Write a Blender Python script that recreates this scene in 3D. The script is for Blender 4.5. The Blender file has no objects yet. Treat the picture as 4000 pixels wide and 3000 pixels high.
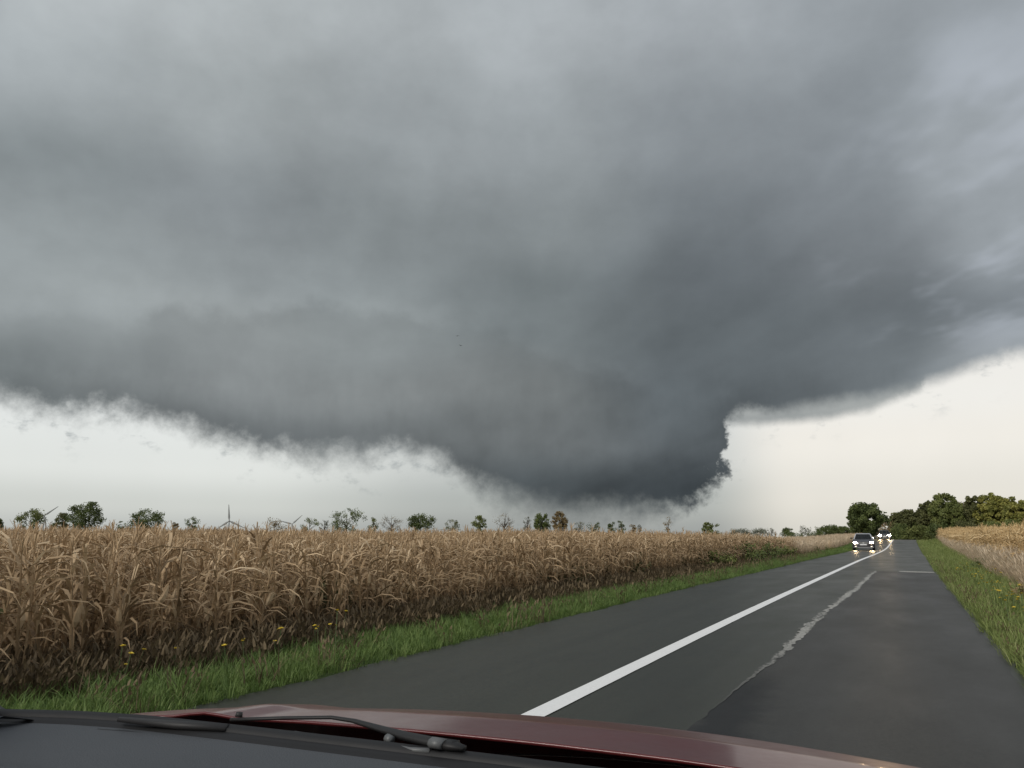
import bpy, bmesh, math, random
import numpy as np
from mathutils import Vector, Matrix, noise as mnoise

random.seed(7)
rng = np.random.default_rng(7)
SC = bpy.context.scene
COL = SC.collection
R_ = math.radians

# ---------------------------------------------------------------- camera
EYE = 1.25
cam_d = bpy.data.cameras.new("camera")
cam = bpy.data.objects.new("camera", cam_d)
COL.objects.link(cam)
cam_d.sensor_width = 36.0
cam_d.lens = 27.0
cam_d.clip_start = 0.05
cam_d.clip_end = 20000.0
cam.location = (0.0, 0.0, EYE)
cam.rotation_euler = (R_(90.0 + 11.034), 0.0, R_(26.591))
SC.camera = cam

# ---------------------------------------------------------------- exposure
SC.view_settings.view_transform = 'Standard'
SC.view_settings.look = 'None'
SC.view_settings.gamma = 1.0
SC.view_settings.exposure = 0.45
SC.view_settings.use_curve_mapping = False

# ---------------------------------------------------------------- sun behind the cloud, behind the camera
SUN_AZ, SUN_EL = 196.0, 34.0            # clockwise from +Y (the way the road runs)
sun_d = bpy.data.lights.new("sun", 'SUN')
sun_d.energy = 1.5
sun_d.angle = R_(25.0)
sun_d.color = (1.0, 0.95, 0.88)
sun = bpy.data.objects.new("sun", sun_d)
COL.objects.link(sun)
sdir = Vector((math.sin(R_(SUN_AZ)) * math.cos(R_(SUN_EL)), math.cos(R_(SUN_AZ)) * math.cos(R_(SUN_EL)), math.sin(R_(SUN_EL))))
sun.rotation_euler = sdir.to_track_quat('Z', 'Y').to_euler()
sun.location = sdir * 50

# ---------------------------------------------------------------- world: storm sky
world = bpy.data.worlds.new("World")
SC.world = world
world.use_nodes = True
W = world.node_tree
W.nodes.clear()


class NT:
    """small wrapper to write node trees as expressions"""

    def __init__(self, tree):
        self.t = tree

    def put(self, sock, v):
        if hasattr(v, "is_linked") or hasattr(v, "links"):
            self.t.links.new(v, sock)
        else:
            if isinstance(v, (tuple, list)) and len(v) == 3 and sock.type == 'RGBA':
                v = (*v, 1.0)
            sock.default_value = v

    def math(self, op, a, b=None, c=None, clamp=False):
        n = self.t.nodes.new("ShaderNodeMath")
        n.operation = op
        n.use_clamp = clamp
        for i, v in enumerate((a, b, c)):
            if v is not None:
                self.put(n.inputs[i], v)
        return n.outputs[0]

    def add(self, a, b): return self.math('ADD', a, b)
    def sub(self, a, b): return self.math('SUBTRACT', a, b)
    def mul(self, a, b): return self.math('MULTIPLY', a, b)
    def div(self, a, b): return self.math('DIVIDE', a, b)

    def smooth(self, v, lo, hi, a=0.0, b=1.0):
        n = self.t.nodes.new("ShaderNodeMapRange")
        n.interpolation_type = 'SMOOTHSTEP'
        for k, x in zip(("Value", "From Min", "From Max", "To Min", "To Max"), (v, lo, hi, a, b)):
            self.put(n.inputs[k], x)
        return n.outputs[0]

    def lin(self, v, lo, hi, a=0.0, b=1.0):
        n = self.t.nodes.new("ShaderNodeMapRange")
        for k, x in zip(("Value", "From Min", "From Max", "To Min", "To Max"), (v, lo, hi, a, b)):
            self.put(n.inputs[k], x)
        return n.outputs[0]

    def mix(self, f, a, b, mode='MIX'):
        n = self.t.nodes.new("ShaderNodeMix")
        n.data_type = 'RGBA'
        n.blend_type = mode
        n.clamp_factor = True
        self.put(n.inputs[0], f)
        self.put(n.inputs[6], a)
        self.put(n.inputs[7], b)
        return n.outputs[2]

    def noise(self, vec, scale, detail=4.0, rough=0.55, dist=0.0, out=0):
        n = self.t.nodes.new("ShaderNodeTexNoise")
        if vec is not None:
            self.t.links.new(vec, n.inputs["Vector"])
        n.inputs["Scale"].default_value = scale
        n.inputs["Detail"].default_value = detail
        n.inputs["Roughness"].default_value = rough
        n.inputs["Distortion"].default_value = dist
        return n.outputs[out]

    def comb(self, x, y, z):
        n = self.t.nodes.new("ShaderNodeCombineXYZ")
        for i, v in enumerate((x, y, z)):
            self.put(n.inputs[i], v)
        return n.outputs[0]

    def sep(self, v):
        n = self.t.nodes.new("ShaderNodeSeparateXYZ")
        self.t.links.new(v, n.inputs[0])
        return n.outputs

    def vmul(self, v, k):
        n = self.t.nodes.new("ShaderNodeVectorMath")
        n.operation = 'MULTIPLY'
        self.t.links.new(v, n.inputs[0])
        n.inputs[1].default_value = k
        return n.outputs[0]

    def vadd(self, v, k):
        n = self.t.nodes.new("ShaderNodeVectorMath")
        n.operation = 'ADD'
        self.t.links.new(v, n.inputs[0])
        n.inputs[1].default_value = k
        return n.outputs[0]

    def rotz(self, v, ang):
        n = self.t.nodes.new("ShaderNodeVectorRotate")
        n.rotation_type = 'Z_AXIS'
        self.t.links.new(v, n.inputs["Vector"])
        n.inputs["Angle"].default_value = ang
        return n.outputs[0]

    def fcurve(self, v, pts):
        n = self.t.nodes.new("ShaderNodeFloatCurve")
        self.put(n.inputs["Value"], v)
        c = n.mapping.curves[0]
        while len(c.points) < len(pts):
            c.points.new(0.5, 0.5)
        for p, (x, y) in zip(c.points, pts):
            p.location = (x, y)
            p.handle_type = 'VECTOR'
        n.mapping.update()
        return n.outputs[0]

    def ramp(self, v, stops, interp='EASE'):
        n = self.t.nodes.new("ShaderNodeValToRGB")
        n.color_ramp.interpolation = interp
        els = n.color_ramp.elements
        while len(els) < len(stops):
            els.new(0.5)
        for e, (p, c) in zip(els, sorted(stops, key=lambda s: s[0])):
            e.position = p
            e.color = (*c, 1.0)
        self.put(n.inputs[0], v)
        return n.outputs[0]


def lin1(c):
    c /= 255.0
    return c / 12.92 if c <= 0.04045 else ((c + 0.055) / 1.055) ** 2.4


def rgb(r, g, b):
    return (lin1(r), lin1(g), lin1(b))


def build_sky():
    n = NT(W)
    tc = W.nodes.new("ShaderNodeTexCoord")
    d = tc.outputs["Generated"]
    x, y, z = n.sep(d)[:3]
    az0 = n.mul(n.math('ARCTAN2', x, y), 57.29578)
    el0 = n.mul(n.math('ARCSINE', z), 57.29578)
    # cloud-base plane: structure that runs overhead and converges towards the horizon
    inv = n.math('ADD', n.math('MAXIMUM', z, 0.0), 0.16)
    plane = n.comb(n.div(x, inv), n.div(y, inv), 0.0)
    streak = n.vmul(n.rotz(plane, R_(-40.0)), (1.55, 0.36, 1.0))

    # low-frequency warp of the direction so that nothing follows a straight line
    wn = n.sep(n.noise(d, 3.2, 2.0, 0.55, out=1))
    wx = n.sub(wn[0], 0.5)
    wy = n.sub(wn[1], 0.5)
    az = n.add(az0, n.mul(wx, 12.0))
    el = n.add(el0, n.mul(wy, n.smooth(el0, 4.0, 16.0, 2.0, 9.0)))

    # --- tone of the cloud base over azimuth, one row per elevation
    AZ = (-60, -48, -36, -24, -12, 0, 8)
    rows = [
        (3.5, [(100, 107, 109), (104, 108, 110), (103, 107, 109), (82, 89, 94), (72, 81, 88), (120, 126, 128), (140, 146, 150)]),
        (7.0, [(104, 112, 114), (112, 115, 117), (116, 118, 118), (116, 117, 116), (90, 97, 102), (112, 119, 122), (145, 150, 155)]),
        (10.0, [(122, 130, 131), (138, 140, 139), (134, 135, 132), (126, 128, 125), (94, 103, 109), (106, 114, 119), (146, 151, 156)]),
        (14.0, [(148, 155, 156), (150, 155, 154), (142, 149, 148), (113, 122, 124), (98, 107, 113), (106, 114, 121), (124, 132, 142)]),
        (18.0, [(147, 156, 159), (142, 149, 152), (134, 142, 144), (110, 119, 121), (104, 112, 121), (124, 131, 140), (152, 160, 170)]),
        (23.0, [(132, 142, 147), (136, 143, 150), (133, 141, 144), (130, 138, 141), (116, 124, 133), (126, 133, 143), (158, 166, 177)]),
        (29.0, [(160, 167, 173), (158, 164, 167), (152, 158, 164), (152, 159, 166), (136, 143, 152), (132, 139, 149), (148, 156, 167)]),
        (36.0, [(180, 184, 188), (175, 180, 183), (172, 177, 182), (170, 175, 183), (168, 174, 183), (152, 159, 169), (146, 152, 162)]),
    ]
    end = rgb(160, 166, 173)
    fac = n.lin(az, -110.0, 60.0)
    col = None
    prev = None
    def hue(a, c):
        m_ = sum(c) / 3.0
        k_ = float(np.interp(a, [-60, -24, -12, 8], [0, .25, .8, 1]))
        o_ = [(-5.0 * (1 - k_) - 5.6 * k_), (1.5 * (1 - k_) + 0.9 * k_), (3.5 * (1 - k_) + 4.7 * k_)]
        return tuple(m_ + .75 * o + .25 * (v - m_) for o, v in zip(o_, c))
    for e, cs in rows:
        cs = [hue(a, c) for a, c in zip(AZ, cs)]
        st = [(0.0, end)] + [((a + 110) / 170.0, rgb(*c)) for a, c in zip(AZ, cs)] + [(1.0, end)]
        rc = n.ramp(fac, st)
        col = rc if col is None else n.mix(n.smooth(el, prev, e), col, rc)
        prev = e
    # overhead and behind, the overcast goes on
    col = n.mix(n.smooth(el0, 40.0, 60.0), col, rgb(172, 177, 183))

    # --- soft texture of the base
    t1 = n.noise(streak, 1.1, 4.0, 0.5)
    t2 = n.noise(d, 7.0, 4.0, 0.52)
    t3 = n.noise(n.vmul(d, (1.0, 1.0, 1.7)), 19.0, 4.0, 0.55)
    tex = n.add(n.add(n.mul(n.sub(t1, 0.5), n.mul(n.smooth(az0, -42.0, -18.0, 0.45, 0.85), n.smooth(el0, 22.0, 36.0, 1.0, 0.55))), n.mul(n.sub(t2, 0.5), 0.36)), n.mul(n.sub(t3, 0.5), 0.20))
    t4 = n.noise(n.vmul(d, (1.0, 1.0, 0.40)), 17.0, 4.0, 0.6)
    tex = n.add(tex, n.mul(n.mul(n.sub(t4, 0.5), 0.42), n.smooth(el0, 9.0, 13.0, 1.0, 0.25)))
    tex = n.add(1.0, tex)
    col = n.mix(1.0, col, n.comb(tex, tex, tex), 'MULTIPLY')
    # a roll of cloud low on the left, with a soft billowing crest and a paler strip above it
    roll = [(-75, 14.2), (-62, 13.2), (-55, 13.6), (-48, 15.6), (-42, 16.4), (-36, 16.0), (-32, 15.4), (-28, 14.6), (-24, 13.0), (-20, 11.6), (-16, 10.6), (-12, 9.0), (25, 9.0)]
    rn = n.sep(n.noise(d, 13.0, 5.0, 0.58, out=1))
    rl = n.mul(n.fcurve(n.lin(n.add(az0, n.mul(n.sub(rn[0], 0.5), 6.0)), -75.0, 25.0), [((a + 75) / 100.0, e / 20.0) for a, e in roll]), 20.0)
    rd = n.add(n.sub(el0, rl), n.mul(n.sub(rn[1], 0.5), 4.5))
    rw = n.mul(n.smooth(az0, -70.0, -56.0), n.smooth(az0, -20.0, -12.0, 1.0, 0.0))
    inside = n.mul(n.smooth(rd, -0.8, 0.7, 1.0, 0.0), n.smooth(rd, -6.0, -0.8, 0.0, 1.0))
    above = n.mul(n.smooth(rd, -0.6, 0.8), n.smooth(rd, 0.8, 5.0, 1.0, 0.0))
    rk = n.add(1.0, n.mul(rw, n.mul(n.sub(n.mul(above, 0.10), n.mul(inside, 0.09)), n.lin(n.noise(d, 5.0, 2.0, 0.5), 0.35, 0.65, 0.5, 1.35))))
    col = n.mix(1.0, col, n.comb(rk, rk, rk), 'MULTIPLY')
    wc = n.mul(n.mul(n.smooth(az0, -27.0, -21.0), n.smooth(az0, -15.0, -11.0, 1.0, 0.3)), n.mul(n.smooth(el0, 1.2, 2.6), n.smooth(n.add(el0, n.mul(n.sub(rn[0], 0.5), 4.0)), 4.0, 6.4, 1.0, 0.0)))
    wk = n.sub(1.0, n.mul(wc, 0.20))
    col = n.mix(1.0, col, n.comb(wk, wk, wk), 'MULTIPLY')
    # light breaks high on the right
    brk = n.mul(n.smooth(n.noise(n.vmul(n.rotz(plane, R_(-30.0)), (1.2, 0.8, 1.0)), 1.9, 4.0, 0.6), 0.47, 0.66), n.mul(n.smooth(az0, -7.0, 7.0), n.mul(n.smooth(el0, 10.0, 15.0), n.smooth(el0, 26.0, 34.0, 1.0, 0.3))))
    col = n.mix(n.mul(brk, 0.62), col, rgb(184, 191, 201))

    # --- ragged lower edge of the storm cloud
    edge = [(-75.0, 8.6), (-64.6, 8.74), (-60.7, 8.22), (-58.9, 7.90), (-56.4, 7.85), (-53.7, 7.71), (-50.2, 7.32), (-47.7, 6.56), (-45.1, 6.04), (-41.5, 5.42),
            (-38.8, 5.50), (-36.4, 5.60), (-35.6, 6.30), (-35.0, 6.40), (-33.4, 5.66), (-31.3, 4.74), (-28.5, 3.06), (-25.6, 2.04), (-22.8, 1.38),
            (-20.0, 1.47), (-17.2, 1.83), (-14.7, 1.72), (-12.9, 2.4), (-11.6, 3.1), (-10.9, 4.2), (-10.5, 5.6), (-10.1, 7.0), (-9.2, 8.1),
            (-6.2, 8.30), (-2.1, 8.62), (1.1, 9.00), (3.4, 9.6), (5.7, 10.35), (7.8, 10.74), (11.7, 10.3), (25.0, 8.6)]
    w2 = n.sep(n.noise(d, 11.0, 3.0, 0.6, out=1))
    w3 = n.sep(n.noise(d, 46.0, 5.0, 0.66, out=1))
    # the wall cloud in the middle is rough, the shelf on the right smooth
    rough = n.mul(n.smooth(az0, -9.0, -5.5, 1.0, 0.40), n.lin(n.noise(d, 6.0, 1.0, 0.5), 0.3, 0.7, 0.45, 1.25))
    aze = n.add(az0, n.mul(rough, n.add(n.mul(n.sub(w2[0], 0.5), 3.4), n.mul(n.sub(w3[0], 0.5), n.smooth(az0, -16.0, -12.0, 1.9, 3.4)))))
    ele = n.add(el0, n.mul(rough, n.add(n.mul(n.sub(w2[1], 0.5), 2.6), n.mul(n.sub(w3[1], 0.5), 2.3))))
    aze = n.add(aze, n.mul(n.mul(n.smooth(az0, -16.0, -12.0), n.smooth(az0, -9.0, -6.0, 1.0, 0.0)), n.mul(n.sub(el0, 5.0), 0.22)))
    ep = sorted((((a + 75) / 100.0), e / 15.0) for a, e in edge)
    ef = n.add(n.add(n.mul(n.fcurve(n.lin(aze, -75.0, 25.0), ep), 6.0), n.mul(n.fcurve(n.lin(n.sub(aze, 0.7), -75.0, 25.0), ep), 4.5)), n.mul(n.fcurve(n.lin(n.add(aze, 0.7), -75.0, 25.0), ep), 4.5))
    dist = n.sub(ele, n.sub(ef, n.smooth(az0, -16.0, -10.0, 0.75, 0.0)))
    # rain hangs under the left flank of the wall cloud: a wide soft edge there
    rain = n.mul(n.smooth(az0, -31.0, -26.0), n.smooth(az0, -20.0, -13.0, 1.0, 0.0))
    soft_lo = n.add(n.smooth(az0, -20.0, -12.0, -0.45, -0.25), n.mul(rain, -1.4))
    mask = n.smooth(dist, soft_lo, n.add(n.smooth(az0, -20.0, -12.0, 2.1, 1.1), n.mul(rain, 0.3)))
    # thinner grey shelf under the dark one
    shelf = [(-75.0, 14.5), (-13.3, 14.5), (-12.2, 8.0), (-11.0, 7.50), (-8.9, 7.36), (-6.3, 7.42), (-3.8, 7.58), (-1.3, 7.92), (-0.2, 8.40), (1.9, 9.1), (4.0, 14.5), (25.0, 14.5)]
    sf = n.mul(n.fcurve(n.lin(n.add(az0, n.mul(n.sub(w3[0], 0.5), 0.8)), -75.0, 25.0), [((a + 75) / 100.0, e / 15.0) for a, e in shelf]), 15.0)
    smask = n.smooth(n.sub(n.add(el0, n.mul(n.sub(w3[1], 0.5), 0.45)), sf), -0.15, 0.75)
    # the rim of the cloud is thick and dark, a little further in it is lit from below
    dark = n.smooth(dist, 0.2, 4.2, n.smooth(az0, -9.0, 2.0, 0.84, 1.08), 1.0)
    col = n.mix(1.0, col, n.comb(dark, dark, dark), 'MULTIPLY')

    # --- the bright air below: clear sky texture behind a veil of rain and mist
    nish = W.nodes.new("ShaderNodeTexSky")
    nish.sky_type = 'NISHITA'
    nish.sun_disc = False
    nish.sun_elevation = R_(SUN_EL)
    nish.sun_rotation = R_(SUN_AZ)
    veil_l = n.ramp(n.lin(el0, 0.0, 9.0), [(0.0, rgb(186, 190, 188)), (0.22, rgb(208, 211, 207)), (0.5, rgb(229, 231, 227)), (1.0, rgb(235, 237, 234))])
    veil_r = n.ramp(n.lin(el0, 0.0, 9.0), [(0.0, rgb(220, 217, 208)), (0.3, rgb(232, 227, 218)), (0.7, rgb(245, 239, 229)), (1.0, rgb(246, 242, 234))])
    veil_m = n.ramp(n.lin(el0, 0.0, 9.0), [(0.0, rgb(158, 162, 161)), (0.25, rgb(176, 180, 178)), (0.6, rgb(204, 206, 203)), (1.0, rgb(218, 220, 217))])
    veil = n.mix(n.smooth(az0, -46.0, -30.0), veil_l, veil_m)
    veil = n.mix(n.smooth(az0, -13.0, -6.0), veil, veil_r)
    vt = n.add(0.97, n.mul(n.noise(n.vmul(d, (1.0, 1.0, 0.6)), 12.0, 2.0, 0.55), 0.06))
    veil = n.mix(1.0, veil, n.comb(vt, vt, vt), 'MULTIPLY')
    # scraps of cloud in the bright gap
    scrap = n.mul(n.smooth(n.noise(n.vmul(d, (1.0, 1.0, 1.6)), 30.0, 4.0, 0.62), 0.54, 0.78), n.smooth(dist, -2.6, -0.2))
    veil = n.mix(n.mul(scrap, 0.8), veil, rgb(150, 155, 156))
    ten = n.comb(10.0, 10.0, 10.0)
    clear = n.mix(0.9, nish.outputs[0], n.mix(1.0, veil, ten, 'MULTIPLY'))
    shelf_c = n.mix(n.smooth(el0, 7.3, 8.6), rgb(138, 143, 144), rgb(164, 168, 167))
    sky = n.mix(smask, clear, n.mix(1.0, shelf_c, ten, 'MULTIPLY'))
    sky = n.mix(mask, sky, n.mix(1.0, col, ten, 'MULTIPLY'))
    # below the horizon nothing is seen: earth tone
    sky = n.mix(n.smooth(el0, -1.5, -0.2), rgb(120, 112, 98), sky)
    bg = W.nodes.new("ShaderNodeBackground")
    W.links.new(sky, bg.inputs["Color"])
    bg.inputs["Strength"].default_value = 0.0732
    out = W.nodes.new("ShaderNodeOutputWorld")
    W.links.new(bg.outputs[0], out.inputs["Surface"])
    world.cycles.sampling_method = 'MANUAL'
    world.cycles.sample_map_resolution = 512


build_sky()

# ================================================================ helpers
def tag(o, label=None, cat=None, group=None, kind=None):
    for k, v in (("label", label), ("category", cat), ("group", group), ("kind", kind)):
        if v is not None:
            o[k] = v
    return o


def empty(name, loc=(0, 0, 0), rz=0.0):
    o = bpy.data.objects.new(name, None)
    o.empty_display_size = 0.3
    o.location = loc
    o.rotation_euler = (0, 0, rz)
    COL.objects.link(o)
    return o


def obj(name, me, mat=None, parent=None, smooth=False, loc=None):
    if isinstance(me, bmesh.types.BMesh):
        m = bpy.data.meshes.new(name)
        me.normal_update()
        me.to_mesh(m)
        me.free()
        me = m
    if mat is not None and not me.materials:
        for mm in (mat if isinstance(mat, (list, tuple)) else (mat,)):
            me.materials.append(mm)
    if smooth:
        me.polygons.foreach_set("use_smooth", [True] * len(me.polygons))
    o = bpy.data.objects.new(name, me)
    COL.objects.link(o)
    if parent is not None:
        o.parent = parent
    if loc is not None:
        o.location = loc
    return o


def pymesh(name, verts, faces):
    me = bpy.data.meshes.new(name)
    me.from_pydata([tuple(v) for v in verts], [], [tuple(f) for f in faces])
    me.update()
    return me


def box(bm, c, s, rot=None):
    M = Matrix.Translation(c)
    if rot is not None:
        M = M @ rot
    r = bmesh.ops.create_cube(bm, size=1.0, matrix=M @ Matrix.Diagonal((*s, 1.0)))
    return r["verts"]


def tube(bm, pts, radii, seg=8, flat=1.0, caps=True):
    """swept tube through pts; flat squashes it along its local vertical"""
    pts = [Vector(p) for p in pts]
    rings = []
    for i, p in enumerate(pts):
        a = pts[max(0, i - 1)]
        b = pts[min(len(pts) - 1, i + 1)]
        t = (b - a).normalized()
        ref = Vector((0, 0, 1)) if abs(t.z) < 0.95 else Vector((0, 1, 0))
        s = t.cross(ref).normalized()
        u = s.cross(t).normalized()
        r = radii[i] if hasattr(radii, "__len__") else radii
        rings.append([bm.verts.new(p + s * (math.cos(2 * math.pi * k / seg) * r) + u * (math.sin(2 * math.pi * k / seg) * r * flat)) for k in range(seg)])
    for A, B in zip(rings, rings[1:]):
        for k in range(seg):
            bm.faces.new((A[k], A[(k + 1) % seg], B[(k + 1) % seg], B[k]))
    if caps:
        bm.faces.new(rings[0][::-1])
        bm.faces.new(rings[-1])


def loft(bm, rings, close=False, cap=True):
    R = [[bm.verts.new(p) for p in r] for r in rings]
    n = len(R[0])
    for A, B in zip(R, R[1:]):
        for k in range(n if close else n - 1):
            bm.faces.new((A[k], A[(k + 1) % n], B[(k + 1) % n], B[k]))
    if cap and close:
        bm.faces.new(R[0][::-1])
        bm.faces.new(R[-1])
    return R


def sheet(name, rows, mat, parent=None, smooth=True):
    """open grid surface from rows of points"""
    bm = bmesh.new()
    loft(bm, rows, close=False)
    return obj(name, bm, mat, parent, smooth)


def material(name):
    m = bpy.data.materials.new(name)
    m.use_nodes = True
    t = m.node_tree
    return m, NT(t), t.nodes["Principled BSDF"]


def simple(name, col, rough=0.5, metal=0.0, var=0.12, scale=8.0, coat=0.0, bump=0.0, bscale=60.0, coords="Object", spec=0.5):
    m, n, b = material(name)
    tc = n.t.nodes.new("ShaderNodeTexCoord").outputs[coords]
    v = n.noise(tc, scale, 5.0, 0.6)
    k = n.lin(v, 0.25, 0.75, 1.0 - var, 1.0 + var)
    n.put(b.inputs["Base Color"], n.mix(1.0, col, n.comb(k, k, k), 'MULTIPLY'))
    n.put(b.inputs["Roughness"], n.lin(v, 0.2, 0.8, rough * 0.9, min(1.0, rough * 1.1)))
    b.inputs["Metallic"].default_value = metal
    b.inputs["Specular IOR Level"].default_value = spec
    if coat:
        b.inputs["Coat Weight"].default_value = coat
        b.inputs["Coat Roughness"].default_value = 0.06
    if bump:
        bp = n.t.nodes.new("ShaderNodeBump")
        bp.inputs["Strength"].default_value = bump
        bp.inputs["Distance"].default_value = 0.01
        n.put(bp.inputs["Height"], n.noise(tc, bscale, 6.0, 0.65))
        n.t.links.new(bp.outputs[0], b.inputs["Normal"])
    return m


def leaf_mat(name, cols, rough=0.6, trans=0.25, clump=0.35, attr="tone"):
    """foliage: a random tone for each copy, a tone for each leaf (attribute) and light through the blade"""
    m, n, b = material(name)
    oi = n.t.nodes.new("ShaderNodeObjectInfo").outputs["Random"]
    at = n.t.nodes.new("ShaderNodeAttribute")
    at.attribute_name = attr
    f = n.add(n.mul(oi, clump), n.mul(at.outputs["Fac"], 1.0 - clump))
    c = n.ramp(f, [(i / (len(cols) - 1), k) for i, k in enumerate(cols)], 'LINEAR')
    n.put(b.inputs["Base Color"], c)
    b.inputs["Roughness"].default_value = rough
    b.inputs["Specular IOR Level"].default_value = 0.3
    tr = n.t.nodes.new("ShaderNodeBsdfTranslucent")
    n.put(tr.inputs["Color"], c)
    mx = n.t.nodes.new("ShaderNodeMixShader")
    mx.inputs[0].default_value = trans
    out = n.t.nodes["Material Output"]
    n.t.links.new(b.outputs[0], mx.inputs[1])
    n.t.links.new(tr.outputs[0], mx.inputs[2])
    n.t.links.new(mx.outputs[0], out.inputs["Surface"])
    return m


def set_tone(me, per_face):
    a = me.attributes.new("tone", 'FLOAT', 'FACE')
    a.data.foreach_set("value", np.asarray(per_face, dtype=np.float32))


# ================================================================ the lie of the land
def table(pts, lo=-60.0, hi=900.0, sig=6.0):
    ys = np.arange(lo, hi, 1.0)
    v = np.interp(ys, [p[0] for p in pts], [p[1] for p in pts])
    k = np.exp(-0.5 * (np.arange(-24, 25) / sig) ** 2)
    k /= k.sum()
    v = np.convolve(np.pad(v, 24, mode='edge'), k, mode='valid')
    return lambda y: np.interp(y, ys, v)


road_c = table([(12, -2.43), (24, -2.24), (34, -2.10), (50, -1.88), (75, -1.60), (118, -1.34), (140, -1.4), (160, -2.8), (190, -9.0), (230, -22), (300, -52), (400, -100)])
road_r = table([(33, 0.90), (49, 1.10), (80, 1.32), (118, 1.46), (140, 1.4), (160, 0.0), (190, -6.2), (230, -19), (300, -49), (400, -97)])
road_l = table([(18, -4.84), (30, -4.45), (65, -4.14), (118, -3.76), (140, -3.8), (160, -5.2), (190, -11.4), (230, -24.6), (300, -55), (400, -103)])
road_z = table([(42, 0.0), (60, -0.10), (74, -0.14), (88, -0.06), (118, 0.47), (124, 0.48), (140, 0.1), (170, -0.9), (220, -1.6), (320, -1.6)], sig=5.0)


def sm(v, a, b):
    t = np.clip((v - a) / (b - a), 0, 1)
    return t * t * (3 - 2 * t)


def ground_z(x, y):
    x = np.asarray(x, float)
    y = np.asarray(y, float)
    zr = road_z(y) - 0.035
    dl = road_l(y) - x
    dr = x - road_r(y)
    z = zr.copy() if hasattr(zr, "copy") else zr
    # left: shallow ditch, then the field climbs very gently
    fade = np.exp(-np.clip(dl - 4, 0, None) / 25.0)
    left = zr * fade - 0.17 * sm(dl, 0.15, 2.0) + 0.0052 * np.clip(dl - 2.8, 0, 110) + 0.03 * np.sin(x * 0.21 + y * 0.13) * sm(dl, 3, 12)
    left = left - 0.35 * sm(y, 50, 90) * sm(dl, 3, 10)
    right = zr * np.exp(-np.clip(dr - 10, 0, None) / 60.0) - 0.05 * sm(dr, 0.1, 0.8) + 0.08 * sm(dr, 1.0, 4.0) + 0.0022 * np.clip(y - 25, 0, 90) * sm(dr, 1.0, 5.0)
    z = np.where(dl > 0, left, np.where(dr > 0, right, zr))
    r = np.hypot(x, y)
    return z - 46.0 * sm(r, 420, 1600)


def gz(x, y):
    return float(ground_z(x, y))


def axis(parts):
    out = []
    for a, b, s in parts:
        out += list(np.arange(a, b, s))
    return np.array(sorted(set(np.round(out, 3))))


# ---- materials of the setting
def ground_material():
    m, n, b = material("field_ground")
    tc = n.t.nodes.new("ShaderNodeTexCoord").outputs["Object"]
    at = n.t.nodes.new("ShaderNodeAttribute")
    at.attribute_name = "zone"
    x, y, z = n.sep(at.outputs["Color"])[:3]
    k = n.noise(tc, 1.3, 8.0, 0.65)
    k2 = n.noise(tc, 0.05, 5.0, 0.6)
    soil = n.mix(k, (0.10, 0.072, 0.048), (0.22, 0.165, 0.105))
    far = n.mix(k2, (0.20, 0.165, 0.09), (0.12, 0.125, 0.055))
    green = n.mix(k, (0.035, 0.060, 0.018), (0.075, 0.105, 0.035))
    dry = n.mix(k, (0.22, 0.175, 0.10), (0.38, 0.31, 0.20))
    c = n.mix(x, soil, green)
    c = n.mix(y, c, dry)
    c = n.mix(z, c, far)
    n.put(b.inputs["Base Color"], c)
    b.inputs["Roughness"].default_value = 0.95
    b.inputs["Specular IOR Level"].default_value = 0.15
    bp = n.t.nodes.new("ShaderNodeBump")
    bp.inputs["Strength"].default_value = 0.8
    bp.inputs["Distance"].default_value = 0.05
    n.put(bp.inputs["Height"], n.noise(tc, 9.0, 8.0, 0.7))
    n.t.links.new(bp.outputs[0], b.inputs["Normal"])
    return m


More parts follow.
